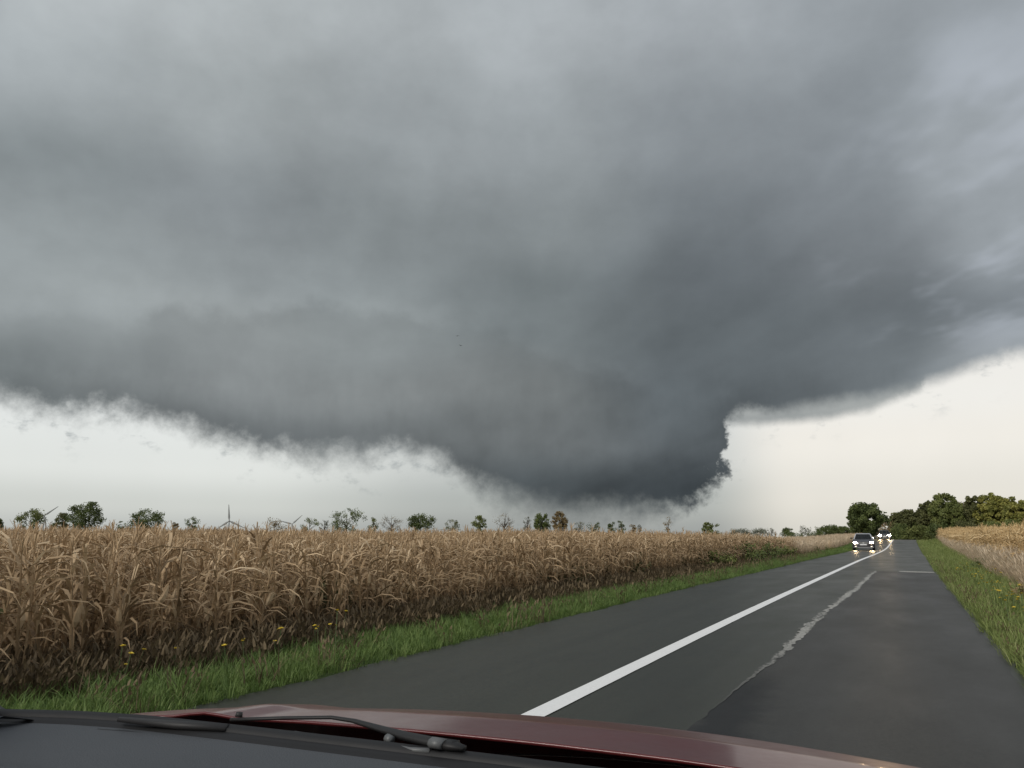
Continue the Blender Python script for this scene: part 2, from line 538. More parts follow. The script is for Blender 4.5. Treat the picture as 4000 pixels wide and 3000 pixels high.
def asphalt(name, c0, c1, rough, dark_smear=False):
    m, n, b = material(name)
    tc = n.t.nodes.new("ShaderNodeTexCoord").outputs["Object"]
    fine = n.noise(tc, 90.0, 5.0, 0.75)
    grain = n.noise(tc, 34.0, 4.0, 0.8)
    blot = n.noise(n.vmul(tc, (1.0, 0.35, 1.0)), 0.9, 6.0, 0.6)
    wheel = n.noise(n.vmul(tc, (1.6, 0.03, 1.0)), 1.2, 4.0, 0.6)
    f = n.add(n.mul(fine, 0.40), n.add(n.mul(blot, 0.35), n.mul(wheel, 0.25)))
    c = n.mix(n.smooth(f, 0.36, 0.66), c0, c1)
    g = n.mul(n.lin(grain, 0.3, 0.7, 0.55, 1.50), n.lin(n.noise(tc, 70.0, 2.0, 0.6), 0.3, 0.7, 0.75, 1.28))
    c = n.mix(1.0, c, n.comb(g, g, g), 'MULTIPLY')
    rg = n.add(n.lin(blot, 0.3, 0.7, rough * 0.82, rough * 1.16), n.mul(n.sub(fine, 0.5), 0.12))
    stain = n.smooth(n.noise(n.vmul(tc, (1.0, 0.22, 1.0)), 2.6, 5.0, 0.65), 0.52, 0.72)
    c = n.mix(n.mul(stain, 0.45), c, n.mix(1.0, c, (0.55, 0.55, 0.55), 'MULTIPLY'))
    if dark_smear:                     # near-black bluish smear beside the ragged seam
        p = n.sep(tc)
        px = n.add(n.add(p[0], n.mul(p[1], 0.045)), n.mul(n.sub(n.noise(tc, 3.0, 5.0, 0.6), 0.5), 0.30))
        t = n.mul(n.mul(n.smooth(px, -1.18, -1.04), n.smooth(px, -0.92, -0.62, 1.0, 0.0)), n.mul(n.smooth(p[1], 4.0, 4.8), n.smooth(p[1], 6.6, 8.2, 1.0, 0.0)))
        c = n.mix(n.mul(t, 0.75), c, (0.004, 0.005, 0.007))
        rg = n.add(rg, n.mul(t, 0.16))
    n.put(b.inputs["Base Color"], c)
    n.put(b.inputs["Roughness"], rg)
    b.inputs["Specular IOR Level"].default_value = 0.42
    bp = n.t.nodes.new("ShaderNodeBump")
    bp.inputs["Strength"].default_value = 0.55
    bp.inputs["Distance"].default_value = 0.006
    n.put(bp.inputs["Height"], n.add(n.mul(fine, 0.6), n.mul(grain, 0.4)))
    n.t.links.new(bp.outputs[0], b.inputs["Normal"])
    return m


M = {}
M["ground"] = ground_material()
M["asphalt"] = asphalt("asphalt", (0.017, 0.0185, 0.0125), (0.042, 0.044, 0.032), 0.43)
M["patch"] = asphalt("asphalt_patch", (0.014, 0.0135, 0.0115), (0.038, 0.036, 0.030), 0.49, dark_smear=True)
M["seam"] = simple("worn_seam", (0.30, 0.295, 0.265), 0.8, var=0.5, scale=14.0, bump=0.3)
M["paint"] = simple("road_paint", (0.86, 0.86, 0.84), 0.55, var=0.05, scale=30.0, bump=0.2, bscale=140.0)


# ---- ground: one sheet out to the horizon
def build_ground():
    xs = axis([(-9000, -2000, 700), (-2000, -400, 100), (-400, -120, 20), (-120, -30, 3.0), (-30, -10, 1.0), (-10, 6, 0.4), (6, 30, 1.0), (30, 120, 5), (120, 400, 20), (400, 2000, 100), (2000, 9000, 700)])
    ys = axis([(-400, -40, 30), (-40, -4, 3), (-4, 60, 1.0), (60, 200, 2.5), (200, 420, 10), (420, 2000, 60), (2000, 9500, 600)])
    X, Y = np.meshgrid(xs, ys)
    Z = ground_z(X, Y)
    nx, ny = len(xs), len(ys)
    V = np.stack([X, Y, Z], -1).reshape(-1, 3)
    i = np.arange(nx * ny).reshape(ny, nx)
    Fc = np.stack([i[:-1, :-1], i[:-1, 1:], i[1:, 1:], i[1:, :-1]], -1).reshape(-1, 4)
    me = pymesh("ground", V, Fc.tolist())
    dl = (road_l(Y) - X).ravel()
    dr = (X - road_r(Y)).ravel()
    Yf, Xf = Y.ravel(), X.ravel()
    green = np.clip(1 - sm(dl, 1.8, 3.0), 0, 1) * (1 - sm(dr, 1.2, 2.0))
    dry = np.maximum(sm(Yf, 52, 62) * sm(dl, 1.8, 3.2) * (1 - sm(dl, 30, 60)), sm(dr, 1.0, 1.8) * (1 - sm(dr, 2.0, 3.4)))
    far = sm(np.hypot(Xf, Yf), 130, 220)
    at = me.color_attributes.new("zone", 'FLOAT_COLOR', 'POINT')
    at.data.foreach_set("color", np.stack([green, dry, far, np.ones_like(far)], -1).astype(np.float32).ravel())
    o = obj("ground", me, M["ground"], smooth=True)
    tag(o, kind='structure')


build_ground()


# ---- road, with edges that crumble into the verge
def strip(name, ys, fl, fr, dz, mat, parent=None, cross=6):
    rows = []
    for y in ys:
        l, r = fl(y), fr(y)
        rows.append([(l + (r - l) * t, y, float(road_z(y)) + dz - 0.025 * abs(2 * t - 1) ** 2) for t in np.linspace(0, 1, cross)])
    return sheet(name, rows, mat, parent)


def nz(x, s=1.0, k=0.0):
    return mnoise.noise(Vector((x * s, k, 0.37)))


ys_road = np.concatenate([np.arange(-8, 40, 0.25), np.arange(40, 160, 1.0), np.arange(160, 400, 4.0)])
road = strip("road", ys_road, lambda y: float(road_l(y)) + 0.10 * nz(y, 0.9) + 0.05 * nz(y, 3.1, 2), lambda y: float(road_r(y)) + 0.07 * nz(y, 1.1, 5) + 0.05 * nz(y, 3.7, 7), 0.0, M["asphalt"])
tag(road, kind='structure')


def on_road(x, y, dz):
    l, r = float(road_l(y)), float(road_r(y))
    t = (x - l) / (r - l)
    return float(road_z(y)) + dz - 0.025 * min(1.0, abs(2 * t - 1)) ** 2


def road_sheet(name, ys, fl, fr, dz, mat, cross=5):
    rows = []
    for y in ys:
        l, r = fl(y), fr(y)
        rows.append([(l + (r - l) * t, y, on_road(l + (r - l) * t, y, dz)) for t in np.linspace(0, 1, cross)])
    o = sheet(name, rows, mat)
    tag(o, kind='structure')
    return o


# the older, darker repair in the near lane
def seam_x(y):
    return -1.36 + 0.42 * (y - 5) / 24.0 + float(sm(y, 6.0, 13.0)) * (0.06 * nz(y, 0.4, 11) + 0.03 * nz(y, 1.5, 13)) + 0.02 * nz(y, 5.0, 17)


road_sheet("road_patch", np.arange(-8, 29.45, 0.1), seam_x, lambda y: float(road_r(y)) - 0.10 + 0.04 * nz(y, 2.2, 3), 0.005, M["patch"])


# crumbled pale edge of the repair
def seam_material():
    m, n, b = material("worn_seam_edge")
    tc = n.t.nodes.new("ShaderNodeTexCoord").outputs["Object"]
    y = n.sep(tc)[1]
    f = n.noise(n.vmul(tc, (1.0, 0.45, 1.0)), 24.0, 6.0, 0.75)
    g = n.noise(n.vmul(tc, (1.0, 0.5, 1.0)), 1.1, 3.0, 0.6)
    k = n.mul(n.smooth(n.add(f, n.mul(n.sub(g, 0.5), 0.5)), 0.30, 0.56), n.smooth(y, 5.5, 11.0, 0.08, 1.0))
    c = n.mix(k, (0.030, 0.031, 0.026), n.mix(f, (0.24, 0.235, 0.21), (0.46, 0.45, 0.41)))
    n.put(b.inputs["Base Color"], c)
    b.inputs["Roughness"].default_value = 0.62
    return m


def seam_w(y, k):
    return 0.042 + 0.03 * nz(y, 0.6, k) + 0.025 * nz(y, 2.3, k + 2) + 0.045 * nz(y, 11.0, k + 4)


road_sheet("road_seam", np.arange(5.6, 29.6, 0.03), lambda y: seam_x(y) - max(.003, float(sm(y, 5.4, 10.5)) * seam_w(y, 23) * (1.2 + .6 * float(sm(y, 10, 16)))), lambda y: seam_x(y) + max(.003, float(sm(y, 5.4, 10.5)) * seam_w(y, 33)), 0.009, seam_material(), cross=3)
bm = bmesh.new()
rows = []
for x in np.arange(-0.25, 0.82, 0.05):
    yy = 29.75 + 0.06 * nz(x, 4.0, 41)
    wd = 0.42 + 0.16 * nz(x, 3.0, 43)
    rows.append([(x, yy - wd, on_road(x, yy, 0.0095)), (x, yy + wd, on_road(x, yy, 0.0095))])
loft(bm, rows)
tag(obj("road_joint", bm, M["seam"]), kind='structure')
# centre line
ys_line = np.concatenate([np.arange(-8, 40, 0.4), np.arange(40, 135, 1.0)])
tag(road_sheet("centre_line", ys_line, lambda y: float(road_c(y)) - 0.085 + 0.004 * nz(y, 5.0, 51), lambda y: float(road_c(y)) + 0.085 + 0.004 * nz(y, 5.0, 53), 0.006, M["paint"], cross=3), kind='structure')


# ================================================================ growing things as scattered copies
def scatter(name, protos, P, rot, scl, idx, label, cat, kind='stuff', group=None):
    """one object: copies of small plants on a cloud of points (geometry nodes)"""
    coll = bpy.data.collections.new(name + "_kinds")
    for i, me in enumerate(protos):
        o = bpy.data.objects.new("%s_kind_%02d" % (name, i), me)
        coll.objects.link(o)
    me = bpy.data.meshes.new(name)
    me.vertices.add(len(P))
    me.vertices.foreach_set("co", np.asarray(P, np.float32).ravel())
    for an, ty, key, dat in (("rot", 'FLOAT_VECTOR', "vector", np.asarray(rot, np.float32).ravel()), ("scl", 'FLOAT_VECTOR', "vector", np.asarray(scl, np.float32).ravel()), ("idx", 'INT', "value", np.asarray(idx, np.int32))):
        a = me.attributes.new(an, ty, 'POINT')
        a.data.foreach_set(key, dat)
    me.update()
    o = bpy.data.objects.new(name, me)
    COL.objects.link(o)
    g = bpy.data.node_groups.new(name + "_scatter", 'GeometryNodeTree')
    g.interface.new_socket("Geometry", in_out='INPUT', socket_type='NodeSocketGeometry')
    g.interface.new_socket("Geometry", in_out='OUTPUT', socket_type='NodeSocketGeometry')
    gi = g.nodes.new("NodeGroupInput")
    go = g.nodes.new("NodeGroupOutput")
    ci = g.nodes.new("GeometryNodeCollectionInfo")
    ci.inputs["Collection"].default_value = coll
    ci.inputs["Separate Children"].default_value = True
    ci.inputs["Reset Children"].default_value = True
    ip = g.nodes.new("GeometryNodeInstanceOnPoints")
    ip.inputs["Pick Instance"].default_value = True

    def att(nm, dt):
        a = g.nodes.new("GeometryNodeInputNamedAttribute")
        a.data_type = dt
        a.inputs["Name"].default_value = nm
        return a.outputs["Attribute"]
    er = g.nodes.new("FunctionNodeEulerToRotation")
    L = g.links.new
    L(att("rot", 'FLOAT_VECTOR'), er.inputs[0])
    L(gi.outputs[0], ip.inputs["Points"])
    L(ci.outputs[0], ip.inputs["Instance"])
    L(er.outputs[0], ip.inputs["Rotation"])
    L(att("scl", 'FLOAT_VECTOR'), ip.inputs["Scale"])
    L(att("idx", 'INT'), ip.inputs["Instance Index"])
    L(ip.outputs[0], go.inputs[0])
    md = o.modifiers.new("scatter", 'NODES')
    md.node_group = g
    tag(o, label, cat, group, kind)
    return o


class Soup:
    """triangles and quads with a material slot and a tone for each face"""

    def __init__(self):
        self.v, self.f, self.m, self.t = [], [], [], []

    def face(self, pts, mat=0, tone=0.5):
        k = len(self.v)
        self.v += [tuple(p) for p in pts]
        self.f.append(tuple(range(k, k + len(pts))))
        self.m.append(mat)
        self.t.append(tone)

    def blade(self, base, dirh, up, length, width, droop, segs, mat, tone, rnd, taper=0.9, twist=0.0):
        """a leaf that leaves its base at angle up, bends over by droop"""
        p = Vector(base)
        d = Vector((dirh[0], dirh[1], 0)).normalized()
        side0 = Vector((-d.y, d.x, 0))
        a = up
        prev = None
        for s in range(segs + 1):
            t = s / segs
            w = width * (0.55 + 0.45 * math.sin(min(1.0, t * 2.2 + 0.3) * math.pi * 0.5)) * (1.0 - t ** 2 * taper)
            tw = twist * t
            side = side0 * math.cos(tw) + Vector((0, 0, 1)) * math.sin(tw)
            A, B = p - side * w * 0.5, p + side * w * 0.5
            if prev is not None:
                self.face((prev[0], prev[1], B, A), mat, min(1.0, max(0.0, tone + rnd.uniform(-0.08, 0.08))))
            prev = (A, B)
            p = p + (d * math.cos(a) + Vector((0, 0, 1)) * math.sin(a)) * (length / segs)
            a -= droop / segs

    def stalk(self, pts, radii, mat, tone, seg=4):
        rings = []
        for p, r in zip(pts, radii):
            rings.append([(p[0] + math.cos(2 * math.pi * k / seg) * r, p[1] + math.sin(2 * math.pi * k / seg) * r, p[2]) for k in range(seg)])
        for A, B in zip(rings, rings[1:]):
            for k in range(seg):
                self.face((A[k], A[(k + 1) % seg], B[(k + 1) % seg], B[k]), mat, tone)

    def mesh(self, name, mats):
        me = pymesh(name, self.v, self.f)
        for mm in mats:
            me.materials.append(mm)
        me.polygons.foreach_set("material_index", self.m)
        set_tone(me, self.t)
        return me


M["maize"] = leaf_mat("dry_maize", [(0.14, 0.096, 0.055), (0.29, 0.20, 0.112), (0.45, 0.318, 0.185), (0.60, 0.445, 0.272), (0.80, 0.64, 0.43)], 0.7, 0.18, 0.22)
M["maize_gold"] = leaf_mat("golden_maize", [(0.20, 0.125, 0.058), (0.42, 0.28, 0.13), (0.62, 0.44, 0.22), (0.76, 0.57, 0.31), (0.86, 0.69, 0.43)], 0.7, 0.18, 0.22)
M["weed"] = leaf_mat("green_weed", [(0.045, 0.05, 0.02), (0.09, 0.10, 0.036), (0.15, 0.155, 0.065)], 0.6, 0.25, 0.4)
M["grass"] = leaf_mat("verge_grass", [(0.052, 0.092, 0.022), (0.105, 0.172, 0.042), (0.175, 0.25, 0.072), (0.27, 0.32, 0.12)], 0.6, 0.3, 0.45)
M["drygrass"] = leaf_mat("dry_grass", [(0.36, 0.27, 0.175), (0.56, 0.44, 0.30), (0.76, 0.64, 0.48)], 0.75, 0.3, 0.45)


def maize(seed, mat):
    r = random.Random(seed)
    s = Soup()
    H = r.uniform(1.12, 1.36)
    lx, ly = r.uniform(-.07, .07), r.uniform(-.07, .07)
    P = lambda t: (lx * t * t, ly * t * t, H * t)
    s.stalk([P(0), P(.35), P(.7), P(1.0)], [.013, .012, .009, .005], 0, 0.35, 4)
    nl = r.randint(13, 16)
    a0 = r.uniform(0, 6.28)
    for k in range(nl):
        t = 0.10 + 0.86 * k / nl
        a = a0 + k * math.pi + r.uniform(-.5, .5)
        ln = (0.34 + 0.30 * math.sin(t * 2.6)) * r.uniform(.8, 1.15)
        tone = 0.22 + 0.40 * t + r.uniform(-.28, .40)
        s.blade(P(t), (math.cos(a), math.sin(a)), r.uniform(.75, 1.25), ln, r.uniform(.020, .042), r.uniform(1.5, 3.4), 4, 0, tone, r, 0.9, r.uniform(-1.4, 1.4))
    # the ear in its husk
    t = r.uniform(.42, .55)
    a = r.uniform(0, 6.28)
    b = Vector(P(t)) + Vector((math.cos(a), math.sin(a), 0)) * .03
    q = [b + Vector((math.cos(a) * .02 * i, math.sin(a) * .02 * i, (.065 if r.random() < .5 else .05) * i)) for i in range(4)]
    s.stalk(q, [.012, .030, .026, .006], 0, 0.85, 5)
    # tassel
    top = P(1.0)
    for k in range(5):
        a = k * 1.26 + r.uniform(-.3, .3)
        s.blade(top, (math.cos(a), math.sin(a)), 1.35 if k else 1.5, r.uniform(.13, .22), .014, r.uniform(.3, 1.1), 2, 0, .60, r, .5)
    return s.mesh("maize_plant", [mat])


def tuft(seed, mat, n, h0, h1, w, droop, spread, seed_head=False, tone=(0.1, 0.9)):
    r = random.Random(seed)
    s = Soup()
    for k in range(n):
        a = r.uniform(0, 6.28)
        q = spread * math.sqrt(r.random())
        b = (math.cos(a) * q, math.sin(a) * q, -0.01)
        a2 = a + r.uniform(-1, 1)
        h = r.uniform(h0, h1)
        s.blade(b, (math.cos(a2), math.sin(a2)), r.uniform(1.1, 1.55), h, w * r.uniform(.7, 1.3), r.uniform(*droop), 3, 0, r.uniform(*tone), r, .95)
        if seed_head and r.random() < .6:
            c = Vector(b) + Vector((math.cos(a2) * .10 * h, math.sin(a2) * .10 * h, h * .86))
            s.blade(c, (math.cos(a2), math.sin(a2)), 1.2, h * .24, w * 3.2, .5, 2, 0, r.uniform(.5, 1.0), r, .8)
    return s.mesh("tuft", [mat])


def weed_plant(seed, mat, h=0.5):
    r = random.Random(seed)
    s = Soup()
    for st in range(4):
        a = r.uniform(0, 6.28)
        tip = Vector((math.cos(a) * .14, math.sin(a) * .14, h * r.uniform(.7, 1.1)))
        s.stalk([(0, 0, 0), tip * .5, tip], [.006, .005, .003], 0, .3, 3)
        for k in range(9):
            t = .2 + .8 * k / 9
            aa = r.uniform(0, 6.28)
            s.blade(tip * t, (math.cos(aa), math.sin(aa)), r.uniform(.2, .9), r.uniform(.07, .13), r.uniform(.03, .05), 1.3, 2, 0, r.uniform(.1, 1), r, .9)
    return s.mesh("weed", [mat])


def jitter_rot(n, tilt=0.10):
    return np.stack([rng.normal(0, tilt, n), rng.normal(0, tilt, n), rng.uniform(0, 2 * math.pi, n)], -1)


def clean(me):
    return me


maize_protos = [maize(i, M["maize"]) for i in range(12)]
maize_gold_protos = [maize(100 + i, M["maize_gold"]) for i in range(6)]


def maize_field():
    pts = []
    # rows run with the road; every plant near the edge, every other one deep in the field
    x = -7.15
    row = 0
    while x > -118:
        step = 0.17 if row < 26 else (0.30 if row < 60 else 0.45)
        ys = np.arange(-3.0 + rng.uniform(0, .2), 56.0 + 2 * math.sin(row), step)
        off = road_l(ys) + 4.84
        xs = x + off * math.exp(-row / 10) + rng.normal(0, .05, len(ys))
        yy = ys + rng.normal(0, .05, len(ys))
        keep = (yy > 0.40 * np.abs(xs) - 3.5) & (rng.random(len(ys)) > .05)
        pts.append(np.stack([xs[keep], yy[keep]], -1))
        x -= 0.52 if row < 30 else (0.68 if row < 70 else 0.9)
        row += 1
    p = np.concatenate(pts)
    z = ground_z(p[:, 0], p[:, 1])
    n = len(p)
    patchy = np.array([mnoise.noise(Vector((a * .12, b * .12, 3.0))) for a, b in p])
    s = (1.0 + rng.normal(0, .055, n) + 0.08 * patchy) * (1.0 - 0.16 * sm(p[:, 1], 38, 57))
    sc = np.stack([s * rng.uniform(.95, 1.2, n), s * rng.uniform(.95, 1.2, n), s], -1)
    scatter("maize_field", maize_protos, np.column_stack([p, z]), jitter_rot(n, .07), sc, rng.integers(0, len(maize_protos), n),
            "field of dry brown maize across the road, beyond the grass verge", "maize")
    # right-hand field
    pts = []
    for row in range(74):
        d = 2.05 + row * 0.58
        step = 0.19 if row < 14 else 0.30
        ys = np.arange(14.0, 112.0, step)
        xs = road_r(ys) + d + 0.6 * sm(ys, 30, 90) + rng.normal(0, .05, len(ys))
        keep = (xs < 0.155 * ys + 1.2) & (rng.random(len(ys)) > .05)
        pts.append(np.stack([xs[keep], ys[keep] + rng.normal(0, .05, keep.sum())], -1))
    p = np.concatenate(pts)
    z = ground_z(p[:, 0], p[:, 1])
    n = len(p)
    s = 1.04 + rng.normal(0, .05, n)
    sc = np.stack([s * 1.1, s * 1.1, s], -1)
    scatter("maize_field", maize_gold_protos, np.column_stack([p, z]), jitter_rot(n, .07), sc, rng.integers(0, len(maize_gold_protos), n),
            "field of golden dry maize beside the near lane, in front of the wood", "maize")


maize_field()

M["lightgrass"] = leaf_mat("yellower_verge_grass", [(0.095, 0.135, 0.034), (0.18, 0.235, 0.064), (0.28, 0.33, 0.11), (0.40, 0.42, 0.19)], 0.6, 0.3, 0.45)  # lighter, yellower grass tones for the right-hand verge
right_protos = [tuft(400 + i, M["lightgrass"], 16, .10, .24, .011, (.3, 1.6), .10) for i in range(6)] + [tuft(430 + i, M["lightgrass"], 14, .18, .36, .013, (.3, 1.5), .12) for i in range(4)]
grass_protos = [tuft(200 + i, M["grass"], 16, .10, .24, .011, (.3, 1.6), .10) for i in range(6)]
lush_protos = [tuft(230 + i, M["grass"], 14, .18, .36, .013, (.3, 1.5), .12) for i in range(4)]
dry_protos = [tuft(260 + i, M["drygrass"], 15, .45, .85, .007, (.2, 1.0), .13, True) for i in range(5)]
M["deadgrass"] = leaf_mat("brown_dead_growth", [(0.055, 0.042, 0.024), (0.12, 0.088, 0.050), (0.24, 0.18, 0.105)], 0.75, 0.2, 0.45)
dryshort_protos = [tuft(290 + i, M["deadgrass"], 14, .20, .45, .008, (.3, 1.4), .12, True, (0.0, .7)) for i in range(4)]
weed_protos = [weed_plant(300 + i, M["weed"], .45) for i in range(5)]


def verge(side):
    P, S, I = [], [], []
    n = 26000 if side < 0 else 17000
    y = -2.0 + 112.0 * rng.random(n) ** (1.7 if side < 0 else 1.35)
    if side < 0:
        w = 1.95 + 0.25 * np.sin(y * .3) + 0.2 * np.sin(y * 1.3)
        t = rng.random(n) ** 0.95
        x = road_l(y) + 0.02 - t * w
        dens = np.ones(n, bool)
    else:
        w = 1.15 + 0.18 * np.sin(y * .27) + .012 * y
        t = rng.random(n)
        x = road_r(y) - 0.02 + t * w
        dens = (y > 6)
    x, y, t = x[dens], y[dens], t[dens]
    n = len(x)
    s = rng.uniform(.65, 1.25, n) * (1 + .45 * sm(y, 15, 70)) * (0.72 + .5 * t) * (0.66 if side < 0 else 0.85)
    idx = np.where(rng.random(n) < 0.25 + .35 * t, rng.integers(len(grass_protos), len(grass_protos) + len(lush_protos), n), rng.integers(0, len(grass_protos), n))
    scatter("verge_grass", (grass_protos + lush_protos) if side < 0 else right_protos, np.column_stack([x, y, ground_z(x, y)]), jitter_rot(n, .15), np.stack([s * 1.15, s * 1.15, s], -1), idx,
            "green roadside grass between the far lane and the brown maize" if side < 0 else "green roadside grass along the edge of the near lane", "grass")


verge(-1)
verge(1)


def dry_strip():
    # right: pale dead grass in front of the maize
    n = 9000
    y = 8 + 104 * rng.random(n) ** 1.3
    x = road_r(y) + 1.12 + .012 * y + rng.random(n) * (1.05 + .006 * y)
    s = rng.uniform(.7, 1.15, n)
    idx = rng.integers(0, len(dry_protos) + 2, n)
    k = 1300
    ye = 6 + 100 * rng.random(k) ** 1.3
    xe = road_r(ye) + rng.random(k) * 1.15
    x, y, s = np.r_[x, xe], np.r_[y, ye], np.r_[s, rng.uniform(.35, .6, k)]
    idx = np.r_[idx, rng.integers(len(dry_protos), len(dry_protos) + 2, k)]
    n = len(x)
    scatter("dry_grass", dry_protos + dryshort_protos[:2], np.column_stack([x, y, ground_z(x, y)]), jitter_rot(n, .12), np.stack([s * 1.1, s * 1.1, s], -1), idx,
            "pale dead grass between the green verge and the golden maize", "grass")
    # left: low dead growth at the foot of the maize, tall dry grass beyond the end of the field
    n1 = 9000
    y1 = -2 + 56 * rng.random(n1) ** 1.2
    x1 = road_l(y1) - 1.6 - rng.random(n1) ** .8 * 1.3
    x1[:250] = road_l(y1[:250]) - rng.random(250) * 1.4
    n2 = 17000
    y2 = 53 + 85 * rng.random(n2) ** 1.15
    x2 = road_l(y2) - 1.9 - 34 * rng.random(n2) ** 2.0
    x, y = np.r_[x1, x2], np.r_[y1, y2]
    s = np.r_[rng.uniform(.55, 1.1, n1), rng.uniform(.8, 1.35, n2)]
    k = len(dry_protos)
    idx = np.r_[rng.integers(k, k + len(dryshort_protos), n1), rng.integers(0, k, n2)]
    scatter("dry_grass", dry_protos + dryshort_protos, np.column_stack([x, y, ground_z(x, y)]), jitter_rot(len(x), .14), np.stack([s * 1.15, s * 1.15, s], -1), idx,
            "pale dry grass at the foot of the brown maize and beyond its end", "grass")
    # green weeds mixed into the edge of the brown maize
    n = 1100
    y = -1 + 52 * rng.random(n)
    x = road_l(y) - 2.3 - np.abs(rng.normal(0, 1.0, n))
    cl = np.array([mnoise.noise(Vector((a * .35, b * .22, 9.0))) for a, b in zip(x, y)])
    m = cl > 0.10
    x, y = x[m], y[m]
    s = rng.uniform(.8, 1.9, len(x))
    scatter("weeds", weed_protos, np.column_stack([x, y, ground_z(x, y)]), jitter_rot(len(x), .2), np.stack([s, s, s], -1), rng.integers(0, len(weed_protos), len(x)),
            "green weeds straggling through the edge of the brown maize", "weeds")


dry_strip()

# ================================================================ trees
def crown_soup(r, H, Wd, style):
    """leaf-sized faces gathered in clumps; returns soup and clump centres"""
    s = Soup()
    dens, z0, gap, leaf = style["dens"], style.get("z0", .18), style.get("gap", .15), style.get("leaf", .30)
    shape = style.get("shape", "round")
    centres = []
    nclump = int(style.get("clumps", 46))
    lobes = [(r.uniform(0, 6.28), r.uniform(.72, 1.22)) for _ in range(5)]
    tries = 0
    while len(centres) < nclump and tries < 4000:
        tries += 1
        u, v, w = r.uniform(-1, 1), r.uniform(-1, 1), r.uniform(-1, 1)
        q = u * u + v * v + w * w
        if q > 1 or q < style.get("hollow", .12):
            continue
        a = math.atan2(v, u)
        k = 1.0
        for la, lk in lobes:
            k += (lk - 1) * max(0, math.cos(a - la))
        if shape == "umbrella" and w < -.35 and q < .75 and r.random() < .75:
            continue
        if shape == "column":
            k *= .85
        zz = (w * .5 + .5)
        if shape == "cone":
            k *= 1.15 - .75 * zz
        hz = H * (z0 + (1 - z0) * zz)
        c = Vector((u * Wd * .5 * k * .88, v * Wd * .5 * k * .88, hz * (0.97 + .05 * r.random())))
        centres.append(c)
    cr = Wd * style.get("cr", .13)
    for c in centres:
        if r.random() < gap:
            continue
        base = r.uniform(.15, .85)
        rad = cr * r.uniform(.6, 1.35)
        for k in range(int(dens * r.uniform(.7, 1.3))):
            d = Vector((r.gauss(0, 1), r.gauss(0, 1), r.gauss(0, .8)))
            d = d.normalized() * rad * r.random() ** .45
            p = c + d
            if p.z > H * 1.02 or p.z < .15:
                continue
            e1 = Vector((r.gauss(0, 1), r.gauss(0, 1), r.gauss(0, 1))).normalized()
            e2 = e1.cross(Vector((r.gauss(0, 1), r.gauss(0, 1), r.gauss(0, 1)))).normalized()
            L = leaf * r.uniform(.6, 1.4)
            s.face((p - e1 * L * .5, p + e2 * L * .34, p + e1 * L * .55, p - e2 * L * .34), 0, min(1, max(0, base + r.uniform(-.3, .3))))
    return s, centres


M["bark"] = simple("bark", (0.085, 0.068, 0.052), 0.95, var=.35, scale=5.0, bump=.6, bscale=20.0, spec=.2)
LEAF = {
    "dark": leaf_mat("leaves_dark_green", [(0.059, 0.077, 0.026), (0.106, 0.136, 0.043), (0.172, 0.204, 0.066)], .6, .2, .2),
    "mid": leaf_mat("leaves_mid_green", [(0.079, 0.100, 0.031), (0.155, 0.181, 0.055), (0.241, 0.260, 0.086)], .6, .22, .2),
    "olive": leaf_mat("leaves_olive", [(0.066, 0.074, 0.029), (0.126, 0.134, 0.050), (0.198, 0.198, 0.084)], .6, .22, .2),
    "brown": leaf_mat("leaves_turning_brown", [(0.136, 0.100, 0.050), (0.238, 0.176, 0.086), (0.362, 0.282, 0.146)], .7, .22, .2),
    "red": leaf_mat("leaves_dull_brown_red", [(0.072, 0.055, 0.036), (0.126, 0.094, 0.060), (0.192, 0.142, 0.094)], .7, .2, .2),
    "yellow": leaf_mat("leaves_yellow_green", [(0.136, 0.150, 0.041), (0.295, 0.295, 0.077), (0.474, 0.430, 0.136)], .6, .28, .2),
    "grey": leaf_mat("leaves_grey_green", [(0.125, 0.136, 0.102), (0.192, 0.204, 0.150), (0.271, 0.276, 0.208)], .7, .2, .2),
}
ST = {
    "dense": dict(dens=70, clumps=90, gap=.06, cr=.115, leaf=.36),
    "full": dict(dens=62, clumps=72, gap=.12, cr=.115, leaf=.36),
    "airy": dict(dens=44, clumps=58, gap=.22, cr=.12, leaf=.34),
    "umbrella": dict(dens=52, clumps=54, gap=.10, cr=.10, leaf=.34, shape="umbrella", hollow=.34),
    "small": dict(dens=44, clumps=22, gap=.08, cr=.17, leaf=.30, z0=.10),
    "twiggy": dict(dens=14, clumps=40, gap=.2, cr=.11, leaf=.24, z0=.10),
    "column": dict(dens=26, clumps=24, gap=.12, cr=.20, leaf=.28, shape="column", z0=.12),
    "cone": dict(dens=44, clumps=26, gap=.08, cr=.16, leaf=.30, shape="cone", z0=.08),
    "bush": dict(dens=60, clumps=34, gap=.04, cr=.17, leaf=.30, z0=-.05, hollow=.05),
    "big": dict(dens=80, clumps=190, gap=.14, cr=.075, leaf=.36),
    "bigairy": dict(dens=70, clumps=80, gap=.15, cr=.10, leaf=.24),
    "under": dict(dens=90, clumps=50, gap=.03, cr=.16, leaf=.26, z0=-.05, hollow=.05),
}


